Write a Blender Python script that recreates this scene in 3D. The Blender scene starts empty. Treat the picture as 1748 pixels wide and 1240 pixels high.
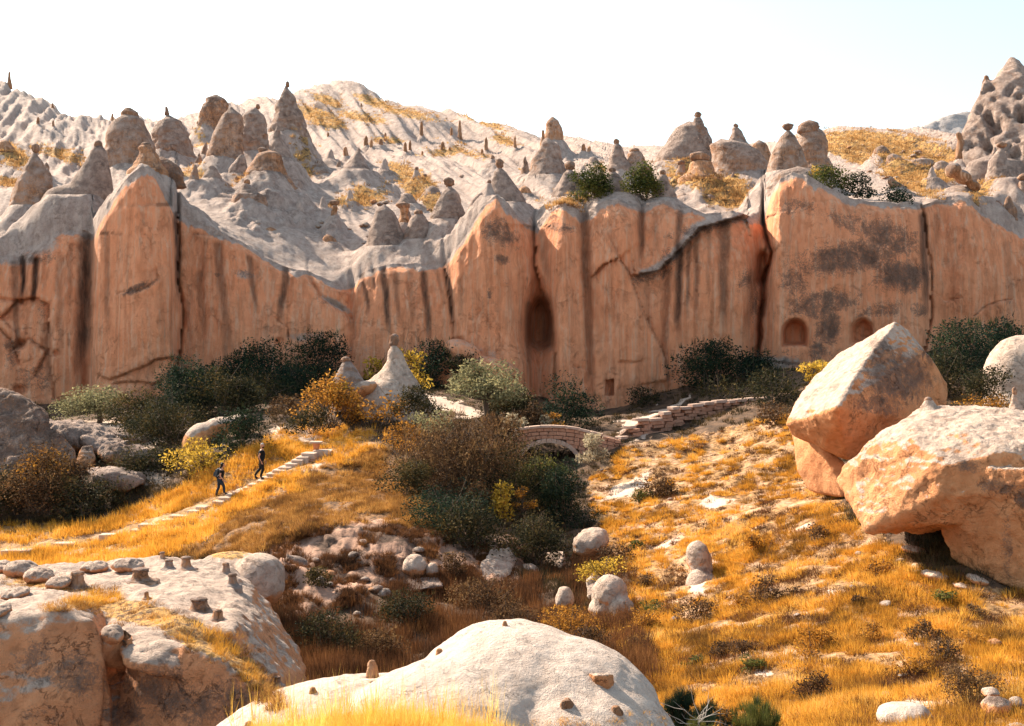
import bpy, bmesh, math
import numpy as np
from mathutils import Vector, Matrix

SC = bpy.context.scene
COL = SC.collection
F, CX, HY = 1874.0, 874.0, 600.0      # focal length, centre column and horizon row of the view, in photo pixels

# ---------------------------------------------------------------- camera
cam_d = bpy.data.cameras.new('camera'); cam = bpy.data.objects.new('camera', cam_d); COL.objects.link(cam)
SC.camera = cam
cam.location = (0, 0, 0); cam.rotation_euler = (math.radians(90), 0, 0)
cam_d.sensor_width = 36; cam_d.lens = 36 * F / 1748
cam_d.shift_y = -(620 - HY) / 1748
cam_d.clip_start = 0.1; cam_d.clip_end = 3000

# ---------------------------------------------------------------- sky and sun
SUN = Vector((-0.60, 0.50, 0.60)).normalized()
sun_el = math.asin(SUN.z); sun_az = math.atan2(SUN.x, SUN.y)
w = bpy.data.worlds.new('World'); SC.world = w; w.use_nodes = True
nt = w.node_tree; bg = nt.nodes['Background']
sky = nt.nodes.new('ShaderNodeTexSky'); sky.sky_type = 'NISHITA'; sky.sun_disc = False
sky.sun_elevation = sun_el; sky.sun_rotation = sun_az
sky.air_density = 1.0; sky.dust_density = 3.5; sky.ozone_density = 1.0; sky.altitude = 900
hs = nt.nodes.new('ShaderNodeHueSaturation'); hs.inputs['Saturation'].default_value = 0.7
nt.links.new(sky.outputs[0], hs.inputs['Color'])
tn = nt.nodes.new('ShaderNodeMix'); tn.data_type = 'RGBA'; tn.blend_type = 'MULTIPLY'; tn.inputs[0].default_value = 1.0; tn.inputs[7].default_value = (0.93, 1.0, 0.91, 1)
nt.links.new(hs.outputs[0], tn.inputs[6]); nt.links.new(tn.outputs[2], bg.inputs[0])
bg.inputs[1].default_value = 0.118
sl = bpy.data.lights.new('sun', 'SUN'); sl.energy = 4.8; sl.angle = math.radians(0.53); sl.color = (1.0, 0.865, 0.69)
so = bpy.data.objects.new('sun', sl); COL.objects.link(so)
so.rotation_euler = (-SUN).to_track_quat('-Z', 'Y').to_euler(); so.location = SUN * 200
SC.view_settings.view_transform = 'Standard'; SC.view_settings.look = 'None'
SC.view_settings.exposure = 1.5; SC.view_settings.gamma = 1; SC.view_settings.use_curve_mapping = False
SC.cycles.max_bounces = 6; SC.cycles.diffuse_bounces = 4; SC.cycles.transparent_max_bounces = 8

# ---------------------------------------------------------------- numbers
def P(px, py, Y): return ((px - CX) / F * Y, Y, (HY - py) / F * Y)
def PA(px, py, Y):
    px, py, Y = np.broadcast_arrays(np.asarray(px, float), np.asarray(py, float), np.asarray(Y, float))
    return np.stack([(px - CX) / F * Y, Y, (HY - py) / F * Y], -1)
def proj(v): return v[..., 0] / v[..., 1] * F + CX, HY - v[..., 2] / v[..., 1] * F
RNG = np.random.default_rng(7)
_perm = np.random.default_rng(3).permutation(4096)
_grad = np.random.default_rng(4).normal(size=(4096, 3)); _grad /= np.linalg.norm(_grad, axis=1)[:, None]
def perlin(p):
    i = np.floor(p).astype(np.int64); f = p - i; u = f * f * f * (f * (f * 6 - 15) + 10)
    out = np.zeros(len(p))
    for dx in (0, 1):
        for dy in (0, 1):
            for dz in (0, 1):
                h = _perm[(_perm[(_perm[(i[:, 0] + dx) & 4095] + i[:, 1] + dy) & 4095] + i[:, 2] + dz) & 4095]
                g = _grad[h]; d = f - np.array([dx, dy, dz])
                wt = (u[:, 0] if dx else 1 - u[:, 0]) * (u[:, 1] if dy else 1 - u[:, 1]) * (u[:, 2] if dz else 1 - u[:, 2])
                out += wt * (g * d).sum(1)
    return out * 1.6
def fbm(p, octv=4, gain=0.5, ridge=False):
    p = np.asarray(p, float); a = 1.0; s = np.zeros(len(p)); t = 0
    for k in range(octv):
        n = perlin(p + 17.3 * k)
        if ridge: n = 1 - 2 * np.abs(n)
        s += a * n; t += a; a *= gain; p = p * 2.03
    return s / t
def sstep(a, b, x):
    t = np.clip((x - a) / (b - a), 0, 1); return t * t * (3 - 2 * t)
def polydist(x, y, pts):
    """distance to a polyline, side of it and place along it"""
    best = np.full(x.shape, 1e9); side = np.zeros(x.shape); par = np.zeros(x.shape)
    pts = [tuple(map(float, q)) for q in pts]; n = len(pts) - 1
    for k in range(n):
        (ax, ay), (bx, by) = pts[k], pts[k + 1]
        dx, dy = bx - ax, by - ay; L = dx * dx + dy * dy + 1e-9
        t = np.clip(((x - ax) * dx + (y - ay) * dy) / L, 0, 1)
        ex, ey = x - (ax + t * dx), y - (ay + t * dy); d = np.hypot(ex, ey)
        m = d < best
        best = np.where(m, d, best); side = np.where(m, np.sign(dx * ey - dy * ex), side); par = np.where(m, (k + t) / n, par)
    return best, side, par
def inpoly(x, y, pts):
    r = np.zeros(x.shape, bool); n = len(pts); j = n - 1
    for i in range(n):
        xi, yi = pts[i]; xj, yj = pts[j]
        c = ((yi > y) != (yj > y)) & (x < (xj - xi) * (y - yi) / ((yj - yi) or 1e-9) + xi)
        r ^= c; j = i
    return r
class TPS:
    """a smooth surface z(x, y) through given points"""
    def __init__(s, pts, lam=1e-3):
        p = np.array(pts, float); s.c = p[:, :2]; n = len(p)
        K = s.k(s.c) + lam * np.eye(n); Q = np.c_[np.ones(n), s.c]
        A = np.block([[K, Q], [Q.T, np.zeros((3, 3))]])
        s.w = np.linalg.solve(A, np.r_[p[:, 2], 0, 0, 0])
    def k(s, q):
        d = np.sqrt(((q[:, None, :] - s.c[None]) ** 2).sum(2)); return d * np.log1p(d * 0.3) if False else d
    def __call__(s, x, y):
        q = np.c_[np.ravel(x), np.ravel(y)]; out = np.empty(len(q)); n = len(s.c)
        for a in range(0, len(q), 20000):
            b = q[a:a + 20000]; out[a:a + 20000] = s.k(b) @ s.w[:n] + s.w[n] + b @ s.w[n + 1:]
        return out.reshape(np.shape(x))

# ---------------------------------------------------------------- meshes
def make_mesh(name, V, faces, attrs=None, smooth=True, fattrs=None):
    """faces: list of index arrays (n,3) / (n,4)"""
    me = bpy.data.meshes.new(name); V = np.asarray(V, np.float32)
    faces = [np.asarray(f, np.int32) for f in (faces if isinstance(faces, list) else [faces]) if len(f)]
    me.vertices.add(len(V)); me.vertices.foreach_set('co', V.ravel())
    nl = sum(f.size for f in faces); nf = sum(len(f) for f in faces)
    me.loops.add(nl); me.loops.foreach_set('vertex_index', np.concatenate([f.ravel() for f in faces]))
    me.polygons.add(nf)
    cnt = np.concatenate([np.full(len(f), f.shape[1], np.int32) for f in faces])
    st = np.zeros(nf, np.int32); st[1:] = np.cumsum(cnt)[:-1]
    me.polygons.foreach_set('loop_start', st)
    me.polygons.foreach_set('use_smooth', np.full(nf, smooth))
    me.update(calc_edges=True)
    for dom, dd in (('POINT', attrs), ('FACE', fattrs)):
        for k, v in (dd or {}).items():
            a = me.attributes.new(k, 'FLOAT', dom); a.data.foreach_set('value', np.asarray(v, np.float32).ravel())
    return me
def link(name, me, mat, parent=None):
    o = bpy.data.objects.new(name, me)
    if mat is not None and me is not None and not me.materials: me.materials.append(mat)
    COL.objects.link(o)
    if parent is not None: o.parent = parent
    return o
def empty(name, loc=(0, 0, 0)):
    o = bpy.data.objects.new(name, None); COL.objects.link(o); o.location = loc; o.empty_display_size = 0.3; return o
def tag(o, label, cat=None, group=None, kind=None):
    if label: o['label'] = label
    if cat: o['category'] = cat; o['kind'] = 'thing'
    if group: o['group'] = group
    if kind: o['kind'] = kind
    return o
def grid_faces(n, m, wrap=False):
    """quads of an n x m vertex grid (m columns)"""
    i = np.arange(n - 1)[:, None]; j = np.arange(m if wrap else m - 1)[None]
    j2 = (j + 1) % m
    return np.stack([i * m + j, i * m + j2, (i + 1) * m + j2, (i + 1) * m + j], -1).reshape(-1, 4)
def normals(V, quads):
    n = np.zeros_like(V); q = quads
    fn = np.cross(V[q[:, 2]] - V[q[:, 0]], V[q[:, -1]] - V[q[:, 1]])
    for k in range(q.shape[1]):
        for c in range(3): n[:, c] += np.bincount(q[:, k], fn[:, c], len(V))
    return n / (np.linalg.norm(n, axis=1)[:, None] + 1e-9)

# ---------------------------------------------------------------- materials
def mix(nt, fac, a, b, mode='MIX'):
    n = nt.nodes.new('ShaderNodeMix'); n.data_type = 'RGBA'; n.blend_type = mode
    for s, v in ((n.inputs[0], fac), (n.inputs[6], a), (n.inputs[7], b)):
        if isinstance(v, bpy.types.NodeSocket): nt.links.new(v, s)
        elif isinstance(v, tuple): s.default_value = (*v[:3], 1)
        else: s.default_value = v
    return n.outputs[2]
def mth(nt, op, a, b=None, c=None, clamp=False):
    n = nt.nodes.new('ShaderNodeMath'); n.operation = op; n.use_clamp = clamp
    for s, v in zip(n.inputs, (a, b, c)):
        if v is None: continue
        if isinstance(v, bpy.types.NodeSocket): nt.links.new(v, s)
        else: s.default_value = v
    return n.outputs[0]
def attr(nt, name):
    n = nt.nodes.new('ShaderNodeAttribute'); n.attribute_name = name; return n.outputs['Fac']
def noise(nt, vec, scale, detail=4, rough=0.55, sx=None, dist=0.0):
    if sx:
        mp = nt.nodes.new('ShaderNodeMapping'); mp.inputs['Scale'].default_value = sx
        nt.links.new(vec, mp.inputs['Vector']); vec = mp.outputs[0]
    n = nt.nodes.new('ShaderNodeTexNoise'); n.inputs['Scale'].default_value = scale
    n.inputs['Detail'].default_value = detail; n.inputs['Roughness'].default_value = rough; n.inputs['Distortion'].default_value = dist
    nt.links.new(vec, n.inputs['Vector']); return n.outputs['Fac']
def ramp(nt, fac, stops, mode='LINEAR'):
    n = nt.nodes.new('ShaderNodeValToRGB'); n.color_ramp.interpolation = mode
    e = n.color_ramp.elements
    while len(e) < len(stops): e.new(0.5)
    for k, (p, c) in enumerate(stops):
        e[k].position = p; e[k].color = (c, c, c, 1) if not isinstance(c, tuple) else (*c[:3], 1)
    nt.links.new(fac, n.inputs[0]); return n.outputs[0]
def new_mat(name):
    m = bpy.data.materials.new(name); m.use_nodes = True; nt = m.node_tree
    b = nt.nodes['Principled BSDF']; b.inputs['Roughness'].default_value = 0.92
    b.inputs['Specular IOR Level'].default_value = 0.15
    return m, nt, b
def pos(nt): return nt.nodes.new('ShaderNodeNewGeometry').outputs['Position']

FACE1, FACE2 = (0.84, 0.43, 0.25), (0.78, 0.36, 0.195)
CR1, CR2 = (0.46, 0.375, 0.335), (0.27, 0.21, 0.19)
def rock_mat(name, face1=FACE1, face2=FACE2, crust1=CR1, crust2=CR2, sc=1.0, bump=0.12, streak=True, speck=0.5, scars=0.42, vert=1.0, dark=(0.085, 0.056, 0.045)):
    m, nt, b = new_mat(name); p = pos(nt)
    n_big = noise(nt, p, 0.35 * sc, 5, 0.6); n_mid = noise(nt, p, 1.7 * sc, 6, 0.62, sx=(1, 1, vert) if vert != 1.0 else None); n_fine = noise(nt, p, 9 * sc, 6, 0.7)
    face = mix(nt, ramp(nt, n_big, [(0.35, 0.0), (0.65, 1.0)]), face1, face2)
    if streak:
        st = noise(nt, p, 1.0, 4, 0.65, sx=(1.6 * sc, 1.6 * sc, 0.06 * sc))
        face = mix(nt, ramp(nt, st, [(0.50, 0.0), (0.68, 0.7)]), face, tuple(c * 0.62 for c in face2))
        st2 = noise(nt, p, 1.0, 3, 0.6, sx=(3.1 * sc, 3.1 * sc, 0.12 * sc))
        face = mix(nt, ramp(nt, st2, [(0.5, 0.0), (0.70, 0.6)]), face, (0.82, 0.54, 0.38))
    face = mix(nt, ramp(nt, n_mid, [(0.36, 0.5), (0.50, 0.0)]), face, tuple(c * 0.72 for c in face2))
    crust = mix(nt, ramp(nt, n_mid, [(0.36, 0.0), (0.62, 1.0)]), crust2, crust1)
    crust = mix(nt, ramp(nt, n_fine, [(0.36, 0.5 * speck), (0.5, 0.0)]), crust, (0.13, 0.10, 0.095))
    crust = mix(nt, ramp(nt, n_fine, [(0.56, 0.0), (0.70, 0.6 * speck)]), crust, (0.60, 0.53, 0.47))
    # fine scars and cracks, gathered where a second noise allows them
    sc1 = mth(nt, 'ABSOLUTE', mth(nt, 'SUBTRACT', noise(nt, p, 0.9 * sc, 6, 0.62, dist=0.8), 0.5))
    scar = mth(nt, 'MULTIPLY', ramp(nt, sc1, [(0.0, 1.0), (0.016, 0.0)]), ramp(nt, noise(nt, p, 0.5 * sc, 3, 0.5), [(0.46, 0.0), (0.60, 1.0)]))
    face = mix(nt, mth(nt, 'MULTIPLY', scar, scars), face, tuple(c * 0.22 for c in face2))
    jit = mth(nt, 'ADD', mth(nt, 'MULTIPLY', mth(nt, 'SUBTRACT', n_mid, 0.5), 0.9), mth(nt, 'MULTIPLY', mth(nt, 'SUBTRACT', n_fine, 0.5), 0.9))
    cf = mth(nt, 'ADD', attr(nt, 'crust'), jit)
    col = mix(nt, ramp(nt, cf, [(0.28, 0.0), (0.70, 1.0)]), face, crust)
    # dark lichen, water stains and the cave's dark band, each with a broken edge
    n_lic = noise(nt, p, 1.1 * sc, 8, 0.72, dist=0.6)
    lf = mth(nt, 'ADD', attr(nt, 'lichen'), mth(nt, 'ADD', mth(nt, 'MULTIPLY', mth(nt, 'SUBTRACT', n_lic, 0.5), 2.2), mth(nt, 'MULTIPLY', mth(nt, 'SUBTRACT', n_fine, 0.5), 1.6)))
    col = mix(nt, ramp(nt, lf, [(0.36, 0.0), (0.62, 0.55), (0.95, 0.92)]), col, mix(nt, ramp(nt, n_fine, [(0.4, 0.0), (0.6, 1.0)]), dark, tuple(c * 2.4 for c in dark)))
    stf = mth(nt, 'MULTIPLY', mth(nt, 'MULTIPLY', attr(nt, 'dark_streak'), 1.25, clamp=True), ramp(nt, noise(nt, p, 1.0, 5, 0.7, sx=(4 * sc, 4 * sc, 0.5 * sc)), [(0.25, 0.6), (0.6, 1.0)]))
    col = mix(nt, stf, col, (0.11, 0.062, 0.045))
    # golden dry grass stubble on the slopes
    gn = mth(nt, 'ADD', attr(nt, 'grassy'), mth(nt, 'MULTIPLY', mth(nt, 'SUBTRACT', noise(nt, p, 0.8 * sc, 7, 0.7), 0.5), 1.5))
    gc = mix(nt, ramp(nt, noise(nt, p, 2.2 * sc, 5, 0.75), [(0.40, 0.0), (0.55, 1.0)]), (0.10, 0.06, 0.035), (0.60, 0.33, 0.10))
    col = mix(nt, ramp(nt, gn, [(0.5, 0.0), (0.6, 0.9)]), col, gc)
    nt.links.new(col, b.inputs['Base Color'])
    hgt = mth(nt, 'SUBTRACT', mth(nt, 'ADD', mth(nt, 'MULTIPLY', n_mid, 1.0), mth(nt, 'MULTIPLY', n_fine, 0.6)), mth(nt, 'MULTIPLY', scar, scars))
    bp = nt.nodes.new('ShaderNodeBump'); bp.inputs['Strength'].default_value = 1.0; bp.inputs['Distance'].default_value = bump / sc
    nt.links.new(hgt, bp.inputs['Height']); nt.links.new(bp.outputs[0], b.inputs['Normal'])
    return m
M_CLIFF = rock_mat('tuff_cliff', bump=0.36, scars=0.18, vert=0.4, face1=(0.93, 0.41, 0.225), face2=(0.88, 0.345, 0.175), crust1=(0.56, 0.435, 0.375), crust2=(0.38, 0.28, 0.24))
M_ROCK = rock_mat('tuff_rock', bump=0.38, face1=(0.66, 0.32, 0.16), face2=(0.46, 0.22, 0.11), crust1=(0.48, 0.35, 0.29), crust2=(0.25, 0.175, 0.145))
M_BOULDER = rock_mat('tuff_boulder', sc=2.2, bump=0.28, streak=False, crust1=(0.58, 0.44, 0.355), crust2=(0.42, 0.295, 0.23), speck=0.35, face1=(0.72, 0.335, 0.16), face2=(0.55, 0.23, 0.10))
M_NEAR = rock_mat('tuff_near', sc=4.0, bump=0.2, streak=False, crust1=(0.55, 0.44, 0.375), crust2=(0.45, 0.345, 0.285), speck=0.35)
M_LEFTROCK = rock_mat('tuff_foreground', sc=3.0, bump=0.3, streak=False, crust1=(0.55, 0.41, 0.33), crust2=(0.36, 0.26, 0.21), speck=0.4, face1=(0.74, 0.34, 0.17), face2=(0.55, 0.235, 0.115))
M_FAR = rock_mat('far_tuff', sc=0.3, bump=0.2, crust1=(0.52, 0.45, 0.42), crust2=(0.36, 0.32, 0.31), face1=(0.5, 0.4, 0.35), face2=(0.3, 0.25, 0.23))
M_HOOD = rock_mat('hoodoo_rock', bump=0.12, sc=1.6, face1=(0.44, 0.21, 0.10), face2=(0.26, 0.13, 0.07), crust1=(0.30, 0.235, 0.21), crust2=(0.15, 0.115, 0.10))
def flat_mat(name, c1, c2, sc=6, rough=0.9, bump=0.02):
    m, nt, b = new_mat(name); p = pos(nt)
    n1 = noise(nt, p, sc, 5, 0.65); oi = nt.nodes.new('ShaderNodeObjectInfo')
    col = mix(nt, ramp(nt, n1, [(0.35, 0.0), (0.65, 1.0)]), c1, c2)
    col = mix(nt, mth(nt, 'MULTIPLY', oi.outputs['Random'], 0.35), col, tuple(c * 0.6 for c in c1))
    nt.links.new(col, b.inputs['Base Color']); b.inputs['Roughness'].default_value = rough
    bp = nt.nodes.new('ShaderNodeBump'); bp.inputs['Distance'].default_value = bump
    nt.links.new(n1, bp.inputs['Height']); nt.links.new(bp.outputs[0], b.inputs['Normal'])
    return m
def leaf_mat(name, cols, trans=0.35, sc=0.7):
    """cols: dark to light, picked per blade or leaf by the tint attribute, in drifts"""
    m, nt, b = new_mat(name); p = pos(nt)
    f = mth(nt, 'ADD', mth(nt, 'MULTIPLY', attr(nt, 'tint'), 0.6), mth(nt, 'MULTIPLY', ramp(nt, noise(nt, p, sc, 3, 0.6), [(0.3, 0.0), (0.7, 1.0)]), 0.4))
    col = ramp(nt, f, [((k + 0.5) / len(cols), c) for k, c in enumerate(cols)])
    nt.links.new(col, b.inputs['Base Color']); b.inputs['Roughness'].default_value = 0.8; b.inputs['Specular IOR Level'].default_value = 0.06
    t = nt.nodes.new('ShaderNodeBsdfTranslucent'); nt.links.new(col, t.inputs[0])
    mx = nt.nodes.new('ShaderNodeMixShader'); mx.inputs[0].default_value = trans
    nt.links.new(b.outputs[0], mx.inputs[1]); nt.links.new(t.outputs[0], mx.inputs[2])
    nt.links.new(mx.outputs[0], nt.nodes['Material Output'].inputs[0])
    return m
# ================================================================ near ground
near_pts = [  # px, py, depth: points of the ground seen in the photograph
 # stepped path on the left spur
 (0,938,50),(190,912,51.5),(340,868,53.5),(445,818,55.5),(500,792,57),(565,768,59),(640,760,60),(-300,985,48),
 # in front of and below the path
 (0,990,44),(200,975,43.5),(400,945,42),(460,920,42),(560,850,50),(620,800,56),(620,880,44.5),(700,860,47),(760,840,50),
 # gully wall facing the camera, gully floor
 (480,960,37),(560,900,42),(600,905,41.5),(700,925,41.5),(800,910,44),(560,980,38.6),(700,1010,38.5),(600,1060,35),(700,1110,32),(520,1100,32),(560,1200,27),
 (850,1000,40),(850,1080,33),(900,900,50),(950,860,54),(930,800,61),(1000,900,50),(960,960,45),(1000,1050,36),(900,1150,27),(1000,1200,24),(700,1240,24),
 (300,1150,36),(100,1150,38),(-300,1150,38),
 # right slope
 (1050,762,62),(1060,850,54),(1100,900,47),(1100,1000,38),(1060,1100,30),(1100,1180,24),(1200,770,60),(1200,860,48),(1200,960,38),(1200,1080,28),(1200,1240,19.5),
 (1350,740,56),(1350,850,45),(1350,960,35),(1350,1080,26),(1350,1240,18),(1440,830,42),(1480,900,35),(1560,940,31.5),(1650,1000,28),(1748,1030,26.5),(1748,1140,20.5),(1600,1240,16),(1748,1240,15.5),
 (1560,1080,24),(2000,1100,26),(2000,1240,15),(1300,1400,13),(1700,1400,12),(2100,1400,12),(900,1400,15),(500,1400,17),(100,1400,20),(-300,1400,20),
 # behind the two right boulders
 (1300,690,71),(1380,668,66),(1440,690,58),(1650,760,50),(1650,690,62),(1748,680,62),(1748,640,72),(2000,640,70),(1900,780,46),(1600,640,74),
 # foot of the cliff
 (-300,700,86),(0,690,86),(100,700,84),(200,700,84),(300,670,84),(400,655,84),(500,655,84),(600,650,85),(700,655,85),(800,668,84),(870,690,83),(940,690,86),(1000,718,82),(1060,705,83),(1150,672,84),(1250,645,85),(1300,615,87),
 (1400,622,84),(1500,610,86),(1590,600,88),(1700,595,90),(1800,590,90),(2100,590,92),
 # between
 (700,730,64),(760,720,66),(810,700,72),(720,672,77),(850,735,66),(640,700,66),(560,740,64),(480,740,63),(470,700,70),(560,690,74),
 (1000,745,66),(1100,720,72),(1150,700,76),(1200,690,76),
 (380,760,60),(300,800,60),(200,860,57),(100,870,57),(0,880,57),(-300,900,56),(240,760,66),(150,730,72),(60,740,68),(0,760,64),(300,700,76),(-300,760,66),
]
near_world = [P(*q) for q in near_pts] + [(-45, 110, -2), (0, 110, -2), (45, 110, 0), (-70, 90, -4), (70, 90, 2), (-8, 2, -6.5), (8, 2, -6), (0, 6, -6)]
HN = TPS(near_world, 0.05)
WALLMASK = [(470,900),(560,880),(640,885),(760,900),(830,915),(900,930),(900,1000),(760,985),(640,1010),(560,1050),(500,1060),(440,960)]
def ground_z(x, y):
    x = np.asarray(x, float); y = np.asarray(y, float)
    z = HN(x, y); q = np.c_[x.ravel(), y.ravel(), np.zeros(x.size)]
    z = z + (fbm(q * 0.22, 4) * 0.55 + fbm(q * 1.1 + 5, 3) * 0.16).reshape(x.shape) * np.clip(y / 30, 0.3, 1)
    return z
pxs = np.concatenate([np.linspace(-700, -40, 40), np.linspace(-36, 1784, 460), np.linspace(1790, 2450, 40)])
Ys = np.geomspace(5, 112, 400)
PX, YY = np.meshgrid(pxs, Ys); XX = (PX - CX) / F * YY
ZZ = ground_z(XX, YY)
PYg = HY - ZZ / YY * F
def soft(x, y, ells):
    """soft ellipses (cx, cy, rx, ry, angle, strength) -> max"""
    o = np.zeros(np.shape(x))
    for e in ells:
        cx, cy, rx, ry = e[:4]; a = math.radians(e[4] if len(e) > 4 else 0); s = e[5] if len(e) > 5 else 1
        u = (x - cx) * math.cos(a) + (y - cy) * math.sin(a); v = -(x - cx) * math.sin(a) + (y - cy) * math.cos(a)
        o = np.maximum(o, s * np.clip(1.6 * (1 - np.sqrt((u / rx) ** 2 + (v / ry) ** 2)) + 0.0, 0, 1))
    return o
GOLD_R = [(1010,800),(1060,762),(1200,745),(1350,700),(1400,760),(1450,880),(1560,960),(1748,1020),(1900,1020),(1900,1300),(1120,1300),(1010,1110),(1075,990),(1020,930),(1010,860)]
GOLD_L = [(-400,960),(0,905),(180,890),(300,838),(420,770),(480,735),(560,735),(640,735),(660,770),(600,800),(540,815),(470,860),(400,890),(330,920),(300,950),(200,975),(-400,1100)]
TUSS = [(300,950),(400,885),(470,850),(540,815),(640,770),(700,800),(730,860),(770,905),(640,900),(560,895),(480,930),(430,960)]
REEDS = [(560,1020),(700,985),(860,990),(940,1000),(1000,1060),(1000,1130),(860,1120),(700,1180),(500,1210),(500,1090)]
PATH_W = [(705,655),(735,675),(790,690),(830,712),(800,716),(760,702),(722,690)]
PATH_E = [(1195,672),(1165,682),(1110,700),(1070,722),(1060,745),(1085,740),(1130,712),(1170,694)]
BARE = [(1067,835,62,13,-26),(1222,856,42,14,-5),(1150,715,30,9,-30),(1100,745,22,7,-20),(1195,985,20,45,10),(210,745,100,30,15),(240,810,70,22,5),(520,745,28,9,30),(545,800,30,9,-30),(470,738,14,10,40),(700,690,20,8),(640,820,0.1,0.1),
        (1560,1215,60,40),(1600,985,120,9,25,.6),(1300,1150,28,9),(1420,1010,24,8,20),(1250,1030,26,9,-20),(1380,900,22,7),(1130,930,30,9,-30),(1640,1150,40,10,10)]
_q = np.c_[XX.ravel(), YY.ravel(), np.zeros(XX.size)]; JX = fbm(_q * .35 + 60, 4, .6) * 55; JY = fbm(_q * .35 + 80, 4, .6) * 26
gx, gy = PX.ravel() + JX, PYg.ravel() + JY
gold = (inpoly(gx, gy, GOLD_R) | inpoly(gx, gy, GOLD_L)).astype(float)
tuss = inpoly(gx, gy, TUSS).astype(float)
wall = inpoly(gx, gy, WALLMASK).astype(float)
bare = np.maximum(soft(gx, gy, BARE), np.maximum(inpoly(gx, gy, PATH_W), inpoly(gx, gy, PATH_E)).astype(float))
V = np.c_[XX.ravel(), YY.ravel(), ZZ.ravel()]
def blur(a, shape, k=2):
    a = a.reshape(shape)
    for _ in range(k):
        a = (np.roll(a, 1, 0) + np.roll(a, -1, 0) + np.roll(a, 1, 1) + np.roll(a, -1, 1) + a) / 5
    return a.ravel()
wl = blur(wall, PX.shape, 4)
wr = fbm(V * np.array([0.9, 0.9, 0.9]), 5, 0.6, ridge=True)
V[:, 2] += wl * wr * 0.30; V[:, 1] -= wl * fbm(V * 0.7 + 9, 4) * 0.8
# ground material
mg, nt, b = new_mat('dry_ground'); p = pos(nt)
n1 = noise(nt, p, 0.9, 6, 0.65); n2 = noise(nt, p, 4.5, 6, 0.7)
dk = mix(nt, ramp(nt, n1, [(0.4, 0.0), (0.6, 1.0)]), (0.060, 0.038, 0.026), (0.15, 0.088, 0.055))
go = mix(nt, ramp(nt, n2, [(0.38, 0.0), (0.6, 1.0)]), (0.085, 0.045, 0.02), (0.40, 0.225, 0.10))
go = mix(nt, ramp(nt, n1, [(0.5, 0.0), (0.62, 0.8)]), go, (0.50, 0.31, 0.20))
tu = mix(nt, ramp(nt, n2, [(0.4, 0.0), (0.6, 1.0)]), (0.06, 0.032, 0.02), (0.26, 0.135, 0.06))
wa = mix(nt, ramp(nt, n1, [(0.42, 0.0), (0.55, 1.0)]), (0.10, 0.062, 0.045), (0.40, 0.235, 0.165))
ba = mix(nt, n2, (0.62, 0.47, 0.38), (0.42, 0.30, 0.225))
def edge(a, lo=0.4, hi=0.6):
    return ramp(nt, mth(nt, 'ADD', attr(nt, a), mth(nt, 'ADD', mth(nt, 'MULTIPLY', mth(nt, 'SUBTRACT', n1, 0.5), 1.3), mth(nt, 'MULTIPLY', mth(nt, 'SUBTRACT', n2, 0.5), 1.3))), [(lo, 0.0), (hi, 1.0)])
col = mix(nt, edge('gold'), dk, go); col = mix(nt, edge('tuss'), col, tu); col = mix(nt, edge('wall'), col, wa); col = mix(nt, edge('bare'), col, ba)
nt.links.new(col, b.inputs['Base Color'])
bp = nt.nodes.new('ShaderNodeBump'); bp.inputs['Distance'].default_value = 0.12
nt.links.new(mth(nt, 'ADD', n1, mth(nt, 'MULTIPLY', n2, 0.5)), bp.inputs['Height']); nt.links.new(bp.outputs[0], b.inputs['Normal'])
g = link('ground', make_mesh('ground', V, grid_faces(len(Ys), len(pxs)), dict(gold=blur(gold, PX.shape), tuss=blur(tuss, PX.shape), wall=wl, bare=bare)), mg)
tag(g, None, kind='structure')

# ================================================================ cliff and the slopes above it
RIM = [(-700,430),(-300,420),(0,440),(20,432),(60,415),(90,398),(115,390),(135,388),(150,395),(158,402),(166,385),(178,362),(195,332),(212,308),(228,292),(240,284),(252,284),(266,298),(282,330),(296,358),
 (330,373),(370,393),(410,412),(450,438),(490,457),(530,465),(560,478),(592,492),(604,486),(612,470),(630,460),(660,452),(700,450),(740,449),(762,446),(785,415),(810,374),(830,345),(846,333),(862,342),(880,365),
 (898,383),(914,388),(922,374),(940,354),(958,346),(975,350),(990,362),(1003,361),(1020,350),(1036,342),(1056,341),(1078,350),(1095,356),(1112,347),(1132,342),(1152,350),(1180,354),(1205,366),(1225,362),(1250,360),(1275,366),(1292,378),
 (1304,380),(1309,352),(1318,326),(1332,306),(1352,294),(1380,300),(1410,318),(1450,338),(1490,345),(1530,347),(1560,345),(1575,350),(1590,346),(1610,338),(1635,332),(1655,340),(1680,362),(1710,382),(1748,400),(1850,420),(2400,450)]
BASE = [(-700,760),(0,730),(200,740),(300,720),(450,690),(650,690),(800,710),(900,730),(1000,760),(1100,740),(1200,700),(1300,655),(1400,660),(1600,650),(1750,640),(2400,640)]
YC = [(-700,86),(0,86),(100,86.5),(155,86.6),(165,84.6),(230,83.6),(290,84.4),(305,86.2),(420,86.4),(560,86.5),(600,87),(640,86.2),(760,86),(780,85.4),(860,84.6),(905,85.6),(918,87.4),(940,86.2),(960,84.8),(1000,85.2),
 (1010,84.6),(1080,84.6),(1098,85.2),(1180,85.2),(1270,85.6),(1296,86.8),(1308,86.8),(1325,84.6),(1400,83.8),(1540,84.4),(1575,85.6),(1600,87.6),(1700,88),(2400,90)]
def lin(tab, x): t = np.array(tab, float); return np.interp(x, t[:, 0], t[:, 1])
cx = np.unique(np.concatenate([np.linspace(-600, -20, 50), np.arange(-18, 1768, 3.0), np.linspace(1770, 2400, 50), np.arange(1026, 1056, 1.2), np.arange(1330, 1386, 2.0), np.arange(1290, 1320, 1.5)]))
nx = len(cx)
rim_y = lin(RIM, cx); yc = lin(YC, cx)
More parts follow.
